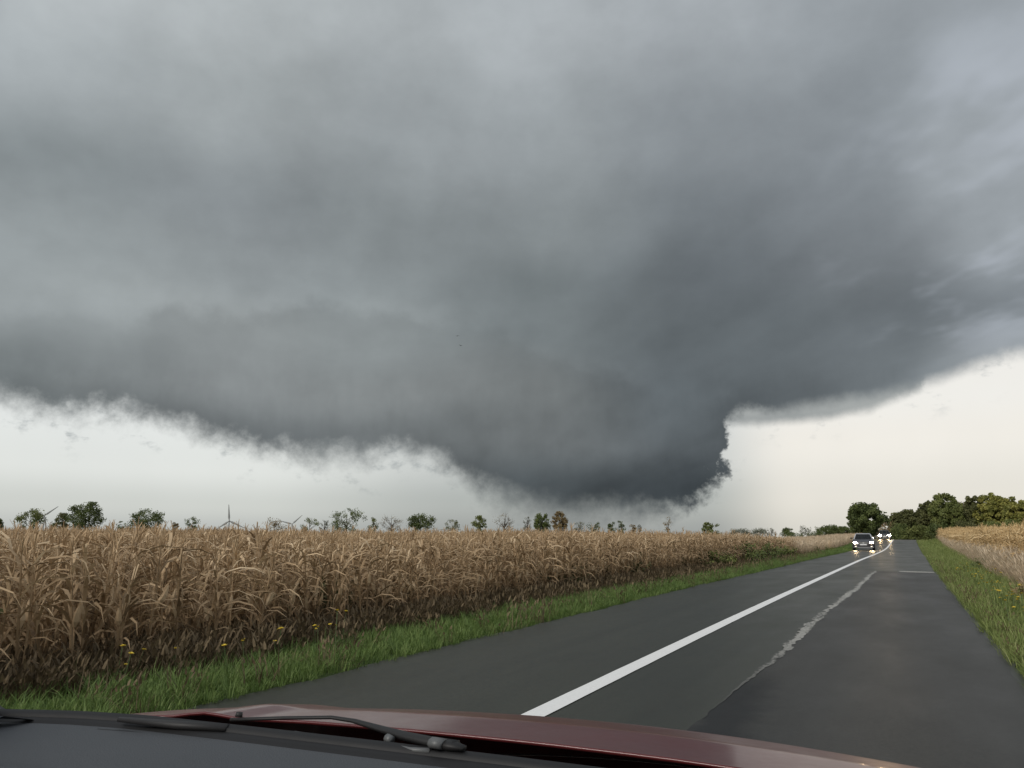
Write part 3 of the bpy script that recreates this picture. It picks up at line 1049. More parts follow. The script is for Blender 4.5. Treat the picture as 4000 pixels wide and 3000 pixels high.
def tree(seed, x, y, H, Wd, style, leaf, label, name="tree", cat="tree", group=None, kstretch=1.0):
    r = random.Random(seed)
    root = empty(name, (x, y, gz(x, y) - .05))
    st = ST[style]
    s, cen = crown_soup(r, H, Wd, st)
    me = s.mesh("crown", [LEAF[leaf]])
    tb = bmesh.new()
    tr = max(.05, H * .022)
    lean = (r.uniform(-.04, .04) * H, r.uniform(-.04, .04) * H)
    P = lambda t: Vector((lean[0] * t, lean[1] * t, H * .82 * t))
    tube(tb, [P(0), P(.08), P(.35), P(.7), P(1)], [tr * 1.45, tr, tr * .8, tr * .45, tr * .12], 7)
    lim = r.sample(cen, min(len(cen), 26 if style == "twiggy" else 13))
    for c in lim:
        t = min(.8, max(.12, c.z / (H * .82) * r.uniform(.45, .75)))
        a = P(t)
        m = a.lerp(c, .5) + Vector((0, 0, .06 * H * r.uniform(-.3, .6)))
        k = tr * (.42 if style != "twiggy" else .55)
        tube(tb, [a, m, c], [k, k * .6, k * .22], 5, caps=False)
        for q in range(3 if style in ("twiggy", "bigairy", "airy") else 1):
            e = c + Vector((r.gauss(0, 1), r.gauss(0, 1), abs(r.gauss(.6, .7)))).normalized() * Wd * .13
            tube(tb, [m.lerp(c, .6), m.lerp(e, .75), e], [k * .4, k * .25, k * .1], 4, caps=False)
    obj("trunk", tb, M["bark"], root, True)
    obj("crown", me, None, root)
    tag(root, label, cat, group)
    return root


def on_bearing(az, dist):
    a = R_(az)
    return math.sin(a) * dist, math.cos(a) * dist


def tree_at(seed, az, dist, top_el, width_deg, style, leaf, label, **kw):
    """a tree on a compass bearing from the lay-by point, its height and spread from how tall it stands over the field"""
    x, y = on_bearing(az, dist)
    H = EYE + dist * math.tan(R_(top_el)) - gz(x, y)
    Wd = 2.25 * dist * math.tan(R_(width_deg) / 2)
    return tree(seed, x, y, H, Wd, style, leaf, label, **kw)


HEDGE = "trees along the far edge of the brown maize"
# bearing, distance, top elevation (deg), spread (deg), form, leaf, label
TREES = [
    (-60.14, 230, 1.032, 0.979, 'dense', 'dark', 'tree cut off by the frame beyond the maize'),
    (-58.14, 235, 1.530, 1.776, 'airy', 'mid', 'loose-crowned tree hiding most of a turbine, beside a paler tree'),
    (-56.58, 245, 1.313, 1.339, 'airy', 'olive', 'paler open tree between the loose-crowned tree and the big dark one'),
    (-55.21, 240, 2.001, 2.247, 'dense', 'dark', 'biggest dark round tree beyond the maize, far from the road'),
    (-53.03, 240, 0.810, 1.053, 'small', 'dark', 'low dark shrub-like tree just right of the biggest round one'),
    (-51.61, 245, 1.627, 2.159, 'full', 'dark', 'broad dark tree standing alone left of the upright turbine'),
    (-49.93, 240, 0.762, 0.506, 'small', 'brown', 'tiny brownish tree poking over the maize next to a slim dark tree'),
    (-48.88, 240, 1.214, 0.804, 'small', 'dark', 'slim dark small tree nearest the upright turbine'),
    (-43.49, 250, 1.149, 1.803, 'small', 'brown', 'brownish low spreading tree beside the two-bladed turbine'),
    (-41.11, 250, 1.216, 1.142, 'small', 'mid', 'rounded small tree right of the two-bladed turbine'),
    (-40.04, 250, 1.060, 0.710, 'twiggy', 'grey', 'pale twiggy sapling left of the umbrella-shaped tree'),
    (-38.54, 245, 1.829, 2.513, 'umbrella', 'dark', 'umbrella-shaped dark tree with sky showing through its crown'),
    (-36.65, 250, 1.292, 0.818, 'cone', 'mid', 'small pointed tree right of the umbrella-shaped one'),
    (-35.37, 250, 1.407, 1.740, 'twiggy', 'brown', 'thin brownish tree with a ragged open top'),
    (-33.25, 250, 1.487, 1.849, 'full', 'dark', 'dark tree with pale left flank, alone between gaps'),
    (-30.91, 250, 1.068, 1.212, 'small', 'olive', 'low olive round tree standing by itself in a gap'),
    (-28.94, 255, 1.311, 1.216, 'airy', 'mid', 'small airy tree at the start of the twiggy row'),
    (-27.12, 255, 1.553, 1.781, 'twiggy', 'brown', 'tall brown twiggy tree in the middle of the row'),
    (-25.46, 255, 1.312, 0.843, 'twiggy', 'grey', 'faint pale twiggy tree beside the paired trees'),
    (-24.39, 250, 1.552, 1.348, 'full', 'dark', 'dark green half of the paired trees under the wall cloud'),
    (-23.09, 250, 1.588, 1.270, 'full', 'brown', 'reddish brown half of the paired trees under the wall cloud'),
    (-21.68, 250, 0.938, 0.893, 'twiggy', 'olive', 'spindly tree with thin forked branches'),
    (-20.56, 245, 1.010, 0.890, 'small', 'dark', 'compact dark green tree right of the spindly one'),
    (-19.30, 245, 0.970, 0.664, 'small', 'dark', 'left of two small dark trees close together'),
    (-18.63, 248, 1.061, 0.662, 'small', 'dark', 'right and taller of two small dark trees close together'),
    (-17.79, 245, 0.784, 0.586, 'small', 'brown', 'little brownish tree by a wisp of a sapling'),
    (-17.31, 245, 0.856, 0.292, 'twiggy', 'grey', 'wisp of a sapling, thinnest of the row'),
    (-15.33, 230, 1.196, 0.794, 'column', 'brown', 'narrow brownish column of a tree standing alone'),
    (-12.45, 215, 0.805, 1.269, 'airy', 'mid', 'bushy tree with ragged left side at the end of the maize'),
    (-10.25, 330, 0.371, 1.467, 'airy', 'grey', 'first greyish tree of the far hedgerow beyond the dry grass'),
    (-9.05, 330, 0.404, 1.364, 'airy', 'grey', 'second greyish tree of the far hedgerow, with gaps below'),
    (-8.21, 330, 0.437, 0.760, 'twiggy', 'grey', 'thin grey see-through tree of the far hedgerow'),
    (-7.23, 330, 0.469, 1.035, 'airy', 'dark', 'dark tree of the far hedgerow before its two thin tops'),
    (-6.26, 335, 0.571, 0.693, 'column', 'grey', 'first thin top rising from the far hedgerow'),
    (-5.84, 335, 0.552, 0.558, 'column', 'grey', 'second thin top rising from the far hedgerow'),
    (-5.25, 330, 0.498, 0.651, 'cone', 'dark', 'pointed top at the edge of the dark copse'),
    (-4.46, 320, 0.615, 1.529, 'dense', 'dark', 'rounded dark copse tree behind the dry grass'),
    (-3.67, 320, 0.492, 1.114, 'dense', 'dark', 'dark copse tree half hidden by the roadside tree'),
    (-6.79, 310, 0.121, 1.328, 'bush', 'dark', 'low dark thicket at the foot of the far hedgerow'),
    (-5.31, 310, 0.189, 1.302, 'bush', 'dark', 'low dark thicket in front of the copse'),
]
for i, (az, di, te, wd, stl, lf, lab) in enumerate(TREES):
    tree_at(1000 + i * 17, az, di, te, wd, stl, lf, lab, group=HEDGE)

WOOD = "trees of the wood at the crest of the road"
WOODS = [
    (-2.36, 147, 2.062, 2.500, 'big', 'dark', 'full round roadside tree standing alone beyond the oncoming cars', 'tree'),
    (-1.05, 185, 1.016, 1.284, 'under', 'brown', 'rounded brownish shrub at the near end of the wood', 'shrub'),
    (0.13, 192, 1.537, 1.649, 'big', 'olive', 'olive sloping tree above the second oncoming car', 'tree'),
    (1.34, 186, 2.328, 0.764, 'twiggy', 'grey', 'bare pale treetop sticking out of the wood', 'tree'),
    (1.02, 183, 1.393, 1.623, 'big', 'mid', 'dark mid-height tree under the bare treetop', 'tree'),
    (2.44, 170, 2.516, 2.015, 'big', 'mid', 'tallest dark green tree of the wood, over the crest', 'tree'),
    (3.53, 174, 2.328, 1.071, 'bigairy', 'red', 'reddish sparse tree between the tallest dark and the yellow-green one', 'tree'),
    (5.09, 163, 2.497, 1.911, 'big', 'yellow', 'yellow-green tree with a high rounded crown', 'tree'),
    (6.38, 160, 2.210, 1.592, 'big', 'yellow', 'yellow-green tree at the end of the wood, cut by the frame', 'tree'),
    (7.61, 160, 2.071, 1.547, 'big', 'olive', "olive tree at the wood's end, mostly beyond the frame", 'tree'),
    (-0.24, 176, 0.661, 1.356, 'under', 'dark', 'dark shrub at the foot of the wood by the road', 'shrub'),
    (0.94, 174, 0.572, 1.475, 'under', 'mid', 'dark shrub under the wood, above the crest of the lane', 'shrub'),
    (2.27, 164, 0.727, 1.584, 'under', 'dark', 'dense dark shrub under the tallest tree', 'shrub'),
    (0.35, 182, 1.55, 1.5, 'big', 'olive', 'olive tree of middle height left of the bare treetop', 'tree'),
    (1.55, 176, 2.20, 1.35, 'big', 'olive', 'olive tree right of the bare treetop, leaning on the tallest one', 'tree'),
    (4.10, 165, 2.45, 1.35, 'big', 'olive', 'olive tree joining the reddish tree to the yellow-green crown', 'tree'),
    (3.05, 166, 1.90, 1.35, 'big', 'mid', 'mid-green tree filling the gap before the yellow-green ones', 'tree'),
    (3.45, 168, 1.45, 1.30, 'under', 'olive', 'tall dark shrub between the reddish and the yellow-green tree', 'shrub'),
    (3.57, 163, 0.878, 1.544, 'under', 'olive', 'dark shrub under the reddish tree behind the golden maize', 'shrub'),
    (4.81, 158, 0.788, 1.505, 'under', 'mid', 'green shrub under the high yellow-green crown', 'shrub'),
    (6.17, 156, 0.854, 1.594, 'under', 'mid', "green shrub under the tree at the wood's end", 'shrub'),
]
for i, (az, di, te, wd, stl, lf, lab, nm) in enumerate(WOODS):
    tree_at(3000 + i * 23, az, di, te, wd * 1.12, stl, lf, lab, name=nm, cat="shrub" if nm == "shrub" else "tree", group=WOOD)


# dark bramble growth where the maize ends
def bush(seed, x, y, H, Wx, Wy, leaf, label, rz=0.0, group=None):
    r = random.Random(seed)
    root = empty("bush", (x, y, gz(x, y) - .03), rz)
    s = Soup()
    tb = bmesh.new()
    for k in range(46):
        u, v = r.uniform(-1, 1), r.uniform(-1, 1)
        if u * u + v * v > 1:
            continue
        top = H * (1 - .55 * (u * u + v * v)) * r.uniform(.55, 1.08)
        c = Vector((u * Wx * .5, v * Wy * .5, 0))
        e = c * 1.08 + Vector((r.uniform(-.1, .1), r.uniform(-.1, .1), top))
        tube(tb, [c * .6, c.lerp(e, .5), e], [.012, .009, .003], 4, caps=False)
        for q in range(70):
            t = r.random() ** .6
            p = (c * .6).lerp(e, t) + Vector((r.gauss(0, .11), r.gauss(0, .11), r.gauss(0, .07)))
            if p.z < .02:
                continue
            e1 = Vector((r.gauss(0, 1), r.gauss(0, 1), r.gauss(0, .7))).normalized()
            e2 = e1.cross(Vector((r.gauss(0, 1), r.gauss(0, 1), r.gauss(0, 1)))).normalized()
            L = r.uniform(.06, .13)
            s.face((p - e1 * L * .5, p + e2 * L * .36, p + e1 * L * .55, p - e2 * L * .36), 0, min(1, max(0, .25 + .5 * t + r.uniform(-.3, .3))))
    obj("foliage", s.mesh("foliage", [LEAF[leaf]]), None, root)
    obj("stems", tb, M["bark"], root, True)
    tag(root, label, "bush", group)
    return root


BR = "bushes on the verge at the end of the brown maize"
bush(51, -7.05, 31.0, .95, 2.0, 5.2, "mid", "loose bush with brown stalks showing through, first along the maize edge", group=BR)
bush(52, -6.75, 36.5, 1.12, 2.2, 5.5, "dark", "dark green bush in the middle of the roadside thicket", group=BR)
bush(53, -6.65, 42.0, 1.28, 2.3, 5.4, "dark", "tallest dark bush of the roadside thicket by the maize", group=BR)
bush(54, -6.65, 47.8, 1.15, 2.1, 4.6, "mid", "last bush of the thicket, rounded, before the dry grass", group=BR)
bush(55, -6.3, 62.0, .72, 1.5, 3.6, "dark", "low dark bush in the dry grass beyond the thicket", group=BR)
bush(56, -6.0, 69.5, .66, 1.3, 2.6, "mid", "small low bush in the dry grass short of the oncoming cars", group=BR)
bush(57, 2.55, 31.5, .50, .9, 1.6, "dark", "dark weedy bush in the pale grass beside the golden maize")
bush(58, 2.25, 17.8, .42, .8, 1.2, "brown", "brownish low bush at the foot of the golden maize near the flowers")


# ================================================================ yellow wildflowers
M["petal"] = simple("yellow_petals", (0.72, 0.55, 0.06), .6, var=.15, scale=40.0)
M["stem"] = simple("flower_stem", (0.08, 0.12, 0.04), .7, var=.2, scale=40.0)


def flower_mesh(seed):
    r = random.Random(seed)
    s = Soup()
    h = r.uniform(.30, .42)
    tip = (r.uniform(-.03, .03), r.uniform(-.03, .03), h)
    s.stalk([(0, 0, 0), (tip[0] * .4, tip[1] * .4, h * .5), tip], [.004, .003, .003], 0, .5, 3)
    for ring, (rad, up) in enumerate(((.026, .25), (.018, .7))):
        for k in range(8):
            a = k * math.pi / 4 + ring * .4
            d = Vector((math.cos(a), math.sin(a), 0))
            q = Vector((-d.y, d.x, 0))
            b = Vector(tip)
            e = b + d * rad * math.cos(up) + Vector((0, 0, rad * math.sin(up) + .004))
            s.face((b - q * .004, b.lerp(e, .6) - q * .007, e, b.lerp(e, .6) + q * .007), 1, .5)
    for k in range(2):
        a = r.uniform(0, 6.28)
        s.blade((0, 0, h * .3), (math.cos(a), math.sin(a)), .9, .09, .012, 1.0, 2, 0, .5, r)
    return s.mesh("wildflower", [M["stem"], M["petal"]])


FM = [flower_mesh(i) for i in range(4)]


def flowers(n, region, label, group, smin=.8, smax=1.3):
    for k in range(n):
        x, y = region()
        o = bpy.data.objects.new("wildflower", FM[k % 4])
        COL.objects.link(o)
        q = random.uniform(smin, smax)
        o.scale = (q * 1.15, q * 1.15, q)
        o.location = (x, y, gz(x, y) - .01)
        o.rotation_euler = (random.uniform(-.2, .2), random.uniform(-.2, .2), random.uniform(0, 6.28))
        tag(o, label, "wildflower", group)


def reg(x0, x1, y0, y1, side):
    def f():
        y = random.uniform(y0, y1)
        return (float(road_r(y)) if side > 0 else float(road_l(y))) + random.uniform(x0, x1), y
    return f


flowers(64, reg(.40, 1.25, 17.0, 31.0, 1), "small yellow wildflower in the green verge beside the near lane, farther patch", "yellow wildflowers of the farther patch by the near lane", .75, 1.1)
flowers(46, reg(.30, .95, 10.0, 16.0, 1), "yellow wildflower in the green verge beside the near lane, closer patch", "yellow wildflowers of the closer patch by the near lane")
flowers(18, reg(-1.75, -.9, 4.6, 8.0, -1), "yellow wildflower in the grass across the road, near the maize", "yellow wildflowers in the verge across the road")


# ================================================================ wind turbines
M["turbine"] = simple("turbine_paint_greyed", (0.34, 0.35, 0.35), .5, var=.04, scale=.2)  # white paint greyed in its colour to stand for backlight and haze
M["nacelle"] = simple("nacelle_paint", (0.85, 0.85, 0.84), .4, var=.03, scale=.2)


def turbine(az, dist, hub_el, blade_len, phases, label):
    x, y = on_bearing(az, dist)
    hz = EYE + dist * math.tan(R_(hub_el))
    z0 = gz(x, y)
    face = R_(-az)                       # rotor turned towards the road
    root = empty("wind_turbine", (x, y, z0), face)
    Hh = hz - z0
    bm = bmesh.new()
    tube(bm, [(0, 2.5, 0), (0, 2.5, Hh * .5), (0, 2.5, Hh - 1.2)], [2.3, 2.0, 1.5], 20)
    obj("tower", bm, M["turbine"], root, True)
    bm = bmesh.new()
    rings = []
    for yy, w, h in ((-1.0, 1.3, 1.4), (0.0, 1.9, 1.9), (5.0, 2.0, 2.1), (8.5, 1.7, 1.7), (9.2, 1.1, 1.1)):
        rings.append([(w * sx, yy, Hh + .9 + h * sz) for sx, sz in ((-1, -.7), (-.7, -1), (.7, -1), (1, -.7), (1, .7), (.7, 1), (-.7, 1), (-1, .7))])
    loft(bm, rings, True)
    obj("nacelle", bm, M["nacelle"], root)
    bm = bmesh.new()
    tube(bm, [(0, -1.0, Hh), (0, -2.2, Hh), (0, -3.3, Hh), (0, -3.9, Hh)], [1.6, 1.7, 1.2, .3], 14)
    obj("hub", bm, M["turbine"], root, True)
    for ph in phases:
        bm = bmesh.new()
        a = R_(ph)
        e = Vector((math.cos(a), 0, math.sin(a)))
        q = Vector((-math.sin(a), 0, math.cos(a)))
        rings = []
        for t, c, th in ((0.02, 1.5, 1.2), (.08, 1.7, 1.0), (.2, 3.4, .7), (.45, 2.5, .45), (.75, 1.7, .3), (.96, 1.0, .16), (1.0, .35, .08)):
            o_ = Vector((0, -2.2 - 1.2 * t * t, Hh)) + e * (blade_len * t)
            rings.append([o_ + q * (c * cx) + Vector((0, th * cy, 0)) for cx, cy in ((-.7, 0), (-.25, .6), (.45, .45), (.8, 0), (.45, -.45), (-.25, -.6))])
        loft(bm, rings, True)
        obj("blade", bm, M["turbine"], root, True)
    tag(root, label, "wind turbine", "wind turbines on the horizon")


turbine(-46.52, 2060, 0.867, 41, (95, -25, 215), 'pale wind turbine with one blade straight up, beyond the maize')
turbine(-42.32, 2500, 0.675, 40, (43, 165, 285), 'wind turbine showing two blades in a wide V beside a brownish tree')
turbine(-57.56, 2500, 1.125, 40, (40, 160, 280), 'wind turbine mostly hidden behind a tree, one blade showing')



# ================================================================ two birds
M["bird"] = simple("dark_feathers", (0.06, 0.065, 0.07), .8, var=.1)


def bird(az, el, dist, roll, label):
    a, e = R_(az), R_(el)
    root = empty("bird", (math.sin(a) * math.cos(e) * dist, math.cos(a) * math.cos(e) * dist, EYE + math.sin(e) * dist), R_(-az + 35))
    bm = bmesh.new()
    tube(bm, [(0, -.20, 0), (0, -.14, .01), (0, -.02, 0), (0, .12, 0), (0, .24, .01)], [.012, .035, .05, .035, .01], 8)
    b = obj("body", bm, M["bird"], root, True)
    for sx in (-1, 1):
        bm = bmesh.new()
        rings = []
        for t, c, dz in ((0, .13, 0), (.35, .15, .06 + roll * sx), (.7, .11, .05 + 1.6 * roll * sx), (1, .02, .01 + 2 * roll * sx)):
            yy = .04 * t
            rings.append([(sx * (.03 + .42 * t), yy - c * .5, dz), (sx * (.03 + .42 * t), yy, dz + .012), (sx * (.03 + .42 * t), yy + c * .5, dz)])
        loft(bm, rings)
        bmesh.ops.solidify(bm, geom=bm.faces[:], thickness=.008)
        obj("wing", bm, M["bird"], root)
    bm = bmesh.new()
    bmesh.ops.create_cone(bm, segments=3, radius1=.06, radius2=.012, depth=.14, cap_ends=True, matrix=Matrix.Translation((0, .28, .01)) @ Matrix.Rotation(R_(90), 4, 'X') @ Matrix.Diagonal((1, .25, 1, 1)))
    obj("tail", bm, M["bird"], root)
    tag(root, label, "bird", "birds under the storm cloud")


bird(-30.76, 14.58, 150.0, .03, 'higher of two dark birds flying under the cloud')
bird(-30.52, 13.87, 150.0, -.03, 'lower of two dark birds flying under the cloud')


# ================================================================ oncoming cars
M["tyre"] = simple("tyre_rubber", (0.018, 0.018, 0.018), .85, var=.1)
M["rim"] = simple("wheel_rim", (0.35, 0.36, 0.37), .35, metal=.8, var=.05)
M["trim"] = simple("black_trim", (0.014, 0.014, 0.015), .55, var=.1)
M["chrome"] = simple("bright_metal", (0.72, 0.73, 0.74), .22, metal=1.0, var=.03)
M["plate"] = simple("number_plate", (0.66, 0.67, 0.68), .5, var=.04)
M["cabin"] = simple("dim_cabin", (0.022, 0.023, 0.026), .8, var=.1)


def paint(name, col, rough=.3):
    m, n, b = material(name)
    tc = n.t.nodes.new("ShaderNodeTexCoord").outputs["Object"]
    k = n.lin(n.noise(tc, 3.0, 6.0, .65), .3, .7, .9, 1.1)
    n.put(b.inputs["Base Color"], n.mix(1.0, col, n.comb(k, k, k), 'MULTIPLY'))
    n.put(b.inputs["Roughness"], n.lin(n.noise(tc, 14.0, 6.0, .7), .3, .7, rough * .85, rough * 1.2))
    b.inputs["Metallic"].default_value = .1
    b.inputs["Coat Weight"].default_value = .4
    b.inputs["Coat Roughness"].default_value = .09
    return m


def lamp_mat(name, col, strength):
    m, n, b = material(name)
    b.inputs["Base Color"].default_value = (.8, .8, .78, 1)
    b.inputs["Roughness"].default_value = .2
    b.inputs["Emission Color"].default_value = (*col, 1)
    b.inputs["Emission Strength"].default_value = strength
    return m


def glass_mat():
    m, n, b = material("car_glass")
    b.inputs["Base Color"].default_value = (.02, .024, .026, 1)
    b.inputs["Roughness"].default_value = .08
    b.inputs["Specular IOR Level"].default_value = .6
    return m


M["carglass"] = glass_mat()
M["lamp_on"] = lamp_mat("headlamp_lit", (1.0, .72, .42), 200.0)
M["lamp_far"] = lamp_mat("headlamp_lit_full", (1.0, .70, .38), 600.0)
M["fog"] = lamp_mat("small_lamp_lit", (1.0, .8, .6), 1.2)


def smooth_poly(bm, ang=35):
    for f in bm.faces:
        f.smooth = True
    for e in bm.edges:
        if len(e.link_faces) == 2 and e.calc_face_angle(0) > R_(ang):
            e.smooth = False


def car(x, y, rz, body_col, label, lamp, height=1.42, silver_roof=True, glare=1.0):
    """front of the car looks along local -Y; origin under the front axle line"""
    root = empty("car", (x, y, on_road(x, y, .004)), rz)
    pm = paint("car_paint", body_col)
    # lower body
    st = [(-.82, .36, .56, .55), (-.78, .24, .66, .74), (-.66, .20, .72, .82), (-.40, .19, .78, .855), (.10, .19, .865, .87), (.48, .19, .925, .872), (1.3, .19, .95, .875), (2.5, .19, .96, .875), (3.0, .20, .95, .86), (3.32, .24, .90, .80), (3.42, .34, .80, .68)]
    rings = []
    for yy, zb, zt, hw in st:
        half = [(0, zb), (hw * .80, zb), (hw * .96, zb + .07), (hw, zb + .20), (hw * .995, (zb + zt) * .55), (hw * .975, zt - .10), (hw * .93, zt - .035), (hw * .80, zt), (hw * .42, zt + .022), (0, zt + .03)]
        rings.append([(a, yy, b) for a, b in half] + [(-a, yy, b) for a, b in half[-2:0:-1]])
    bm = bmesh.new()
    loft(bm, rings, True)
    smooth_poly(bm)
    body = obj("body", bm, pm, root)
    # cabin: pillars and roof in paint, panes set proud
    T = height
    base = [(.46, .78), (2.95, .78)]
    bm = bmesh.new()
    lo = [(-.77, .50, .93), (.77, .50, .93), (.79, 2.9, .94), (-.79, 2.9, .94)]
    md = [(-.62, 1.10, T - .06), (.62, 1.10, T - .06), (.62, 2.25, T - .05), (-.62, 2.25, T - .05)]
    up = [(-.50, 1.24, T), (.50, 1.24, T), (.50, 2.12, T), (-.50, 2.12, T)]
    loft(bm, [lo, md, up], True)
    bmesh.ops.bevel(bm, geom=[e for e in bm.edges], offset=.025, segments=2, affect='EDGES')
    smooth_poly(bm, 50)
    obj("roof", bm, paint("roof_paint", (.42, .43, .45)) if silver_roof else pm, root)

    def pane(name, q, push):
        c = [Vector(p) for p in q]
        nrm = (c[1] - c[0]).cross(c[3] - c[0]).normalized() * push
        bm2 = bmesh.new()
        vs = [bm2.verts.new(p + nrm) for p in c]
        bm2.faces.new(vs)
        bmesh.ops.solidify(bm2, geom=bm2.faces[:], thickness=.006)
        return obj(name, bm2, M["carglass"], root)

    def lerp4(a, b, t):
        return [a[i] + (b[i] - a[i]) * t for i in range(3)]
    # windscreen between the pillars
    A, B, C, D = lo[0], lo[1], md[1], md[0]
    q = [lerp4(A, B, .055), lerp4(A, B, .945), lerp4(D, C, .93), lerp4(D, C, .07)]
    q = [lerp4(q[0], q[3], .03), lerp4(q[1], q[2], .03), lerp4(q[1], q[2], .95), lerp4(q[0], q[3], .95)]
    ws = pane("windscreen", q, .012)
    bm = bmesh.new()
    box(bm, (.46, .615, 1.0), (.07, .012, .07), Matrix.Rotation(R_(-50), 4, 'X'))
    obj("sticker", bm, simple("yellow_sticker", (.6, .55, .2), .6), ws)
    for sx, (A, B, C, D) in ((1, (lo[1], lo[2], md[2], md[1])), (-1, (lo[3], lo[0], md[0], md[3]))):
        for t0, t1 in ((.08, .49), (.52, .92)):
            q = [lerp4(A, B, t0), lerp4(A, B, t1), lerp4(D, C, t1), lerp4(D, C, t0)]
            q = [lerp4(q[0], q[3], .06), lerp4(q[1], q[2], .06), lerp4(q[1], q[2], .9), lerp4(q[0], q[3], .9)]
            pane("side_window", q, .010)
    # grille with badge
    bm = bmesh.new()
    box(bm, (0, -.795, .60), (.72, .05, .10))
    bmesh.ops.bevel(bm, geom=bm.edges[:], offset=.015, segments=2, affect='EDGES')
    gr = obj("grille", bm, M["trim"], root)
    for k in range(2):
        bm = bmesh.new()
        box(bm, (0, -.823, .58 + .045 * k), (.68, .012, .012))
        obj("grille_bar", bm, M["chrome"], gr)
    bm = bmesh.new()
    box(bm, (0, -.80, .662), (.76, .05, .018))
    obj("grille_trim", bm, M["chrome"], gr)
    bm = bmesh.new()
    bmesh.ops.create_cone(bm, segments=24, radius1=.062, radius2=.056, depth=.03, cap_ends=True, matrix=Matrix.Translation((0, -.838, .605)) @ Matrix.Rotation(R_(90), 4, 'X'))
    obj("badge", bm, M["chrome"], gr, False)
    # bumper, lower intake, lip
    bm = bmesh.new()
    rr = []
    for u in np.linspace(-1, 1, 13):
        yy = -.86 + .13 * abs(u) ** 3
        rr.append([(u * .84, yy + .10, .50), (u * .84, yy + .01, .50), (u * .845, yy - .012, .44), (u * .845, yy, .37), (u * .83, yy + .10, .35)])
    loft(bm, rr, True)
    smooth_poly(bm, 60)
    bp = obj("bumper", bm, pm, root)
    bm = bmesh.new()
    box(bm, (0, -.80, .315), (1.10, .06, .07))
    obj("lower_intake", bm, M["trim"], bp)
    bm = bmesh.new()
    rr = []
    for u in np.linspace(-1, 1, 13):
        yy = -.88 + .16 * abs(u) ** 3
        rr.append([(u * .80, yy + .14, .285), (u * .80, yy, .28), (u * .80, yy + .005, .235), (u * .80, yy + .14, .23)])
    loft(bm, rr, True)
    obj("front_lip", bm, paint("lip_paint", (.45, .46, .48)), bp)
    for sx in (-1, 1):
        bm = bmesh.new()
        box(bm, (sx * .60, -.80, .325), (.17, .06, .045))
        bmesh.ops.bevel(bm, geom=bm.edges[:], offset=.012, segments=2, affect='EDGES')
        obj("fog_lamp", bm, M["fog"], bp)
    bm = bmesh.new()
    box(bm, (0, -.885, .475), (.52, .012, .115))
    pl = obj("number_plate", bm, M["plate"], root)
    # headlamps
    for sx in (-1, 1):
        bm = bmesh.new()
        pr = [(.40, .585, -.80), (.46, .56, -.80), (.70, .565, -.745), (.79, .60, -.66), (.80, .665, -.62), (.70, .705, -.67), (.52, .68, -.75)]
        a = [bm.verts.new((sx * p[0], p[2] - .030, p[1])) for p in pr]
        c = [bm.verts.new((sx * p[0], p[2] + .08, p[1])) for p in pr]
        fs = [bm.faces.new(a), bm.faces.new(c[::-1])]
        for k in range(len(pr)):
            bm.faces.new((a[k], c[k], c[(k + 1) % len(pr)], a[(k + 1) % len(pr)]))
        bmesh.ops.recalc_face_normals(bm, faces=bm.faces[:])
        hl = obj("headlight", bm, M["chrome"], root)
        bm = bmesh.new()
        bmesh.ops.create_uvsphere(bm, u_segments=16, v_segments=8, radius=1.0, matrix=Matrix.Translation((sx * .625, -.765, .635)) @ Matrix.Diagonal((.125 * glare, .05, .078 * glare, 1)))
        obj("bulb", bm, lamp, hl, True)
    # mirrors
    for sx in (-1, 1):
        bm = bmesh.new()
        box(bm, (sx * .955, .62, 1.0), (.17, .09, .12))
        bmesh.ops.bevel(bm, geom=bm.edges[:], offset=.03, segments=2, affect='EDGES')
        tube(bm, [(sx * .78, .64, .95), (sx * .90, .63, .98)], .02, 6)
        mr = obj("wing_mirror", bm, pm, root, True)
    # wheels
    for sx in (-1, 1):
        for yy in (0.0, 2.55):
            bm = bmesh.new()
            bmesh.ops.create_cone(bm, segments=28, radius1=.305, radius2=.305, depth=.20, cap_ends=True, matrix=Matrix.Translation((sx * .785, yy, .305)) @ Matrix.Rotation(R_(90), 4, 'Y'))
            bmesh.ops.bevel(bm, geom=[e for e in bm.edges if len(e.link_faces) == 2 and e.calc_face_angle(0) > 1.0], offset=.03, segments=2, affect='EDGES')
            wh = obj("wheel", bm, M["tyre"], root)
            bm = bmesh.new()
            bmesh.ops.create_cone(bm, segments=24, radius1=.19, radius2=.17, depth=.02, cap_ends=True, matrix=Matrix.Translation((sx * .888, yy, .305)) @ Matrix.Rotation(R_(90 * sx), 4, 'Y'))
            obj("rim", bm, M["rim"], wh)
    # driver's and passenger's seats seen as dim shapes: the cabin floor is dark
    tag(root, label, "car", "oncoming cars with headlights on")
    return root


car(-3.16, 73.8, R_(2.0), (.045, .045, .050), "dark grey car with headlights on coming down the far lane", M["lamp_on"])
car(-2.55, 128.0, R_(1.0), (.028, .025, .024), "second oncoming car on the crest with glaring headlights", M["lamp_far"], silver_roof=False, glare=1.7)


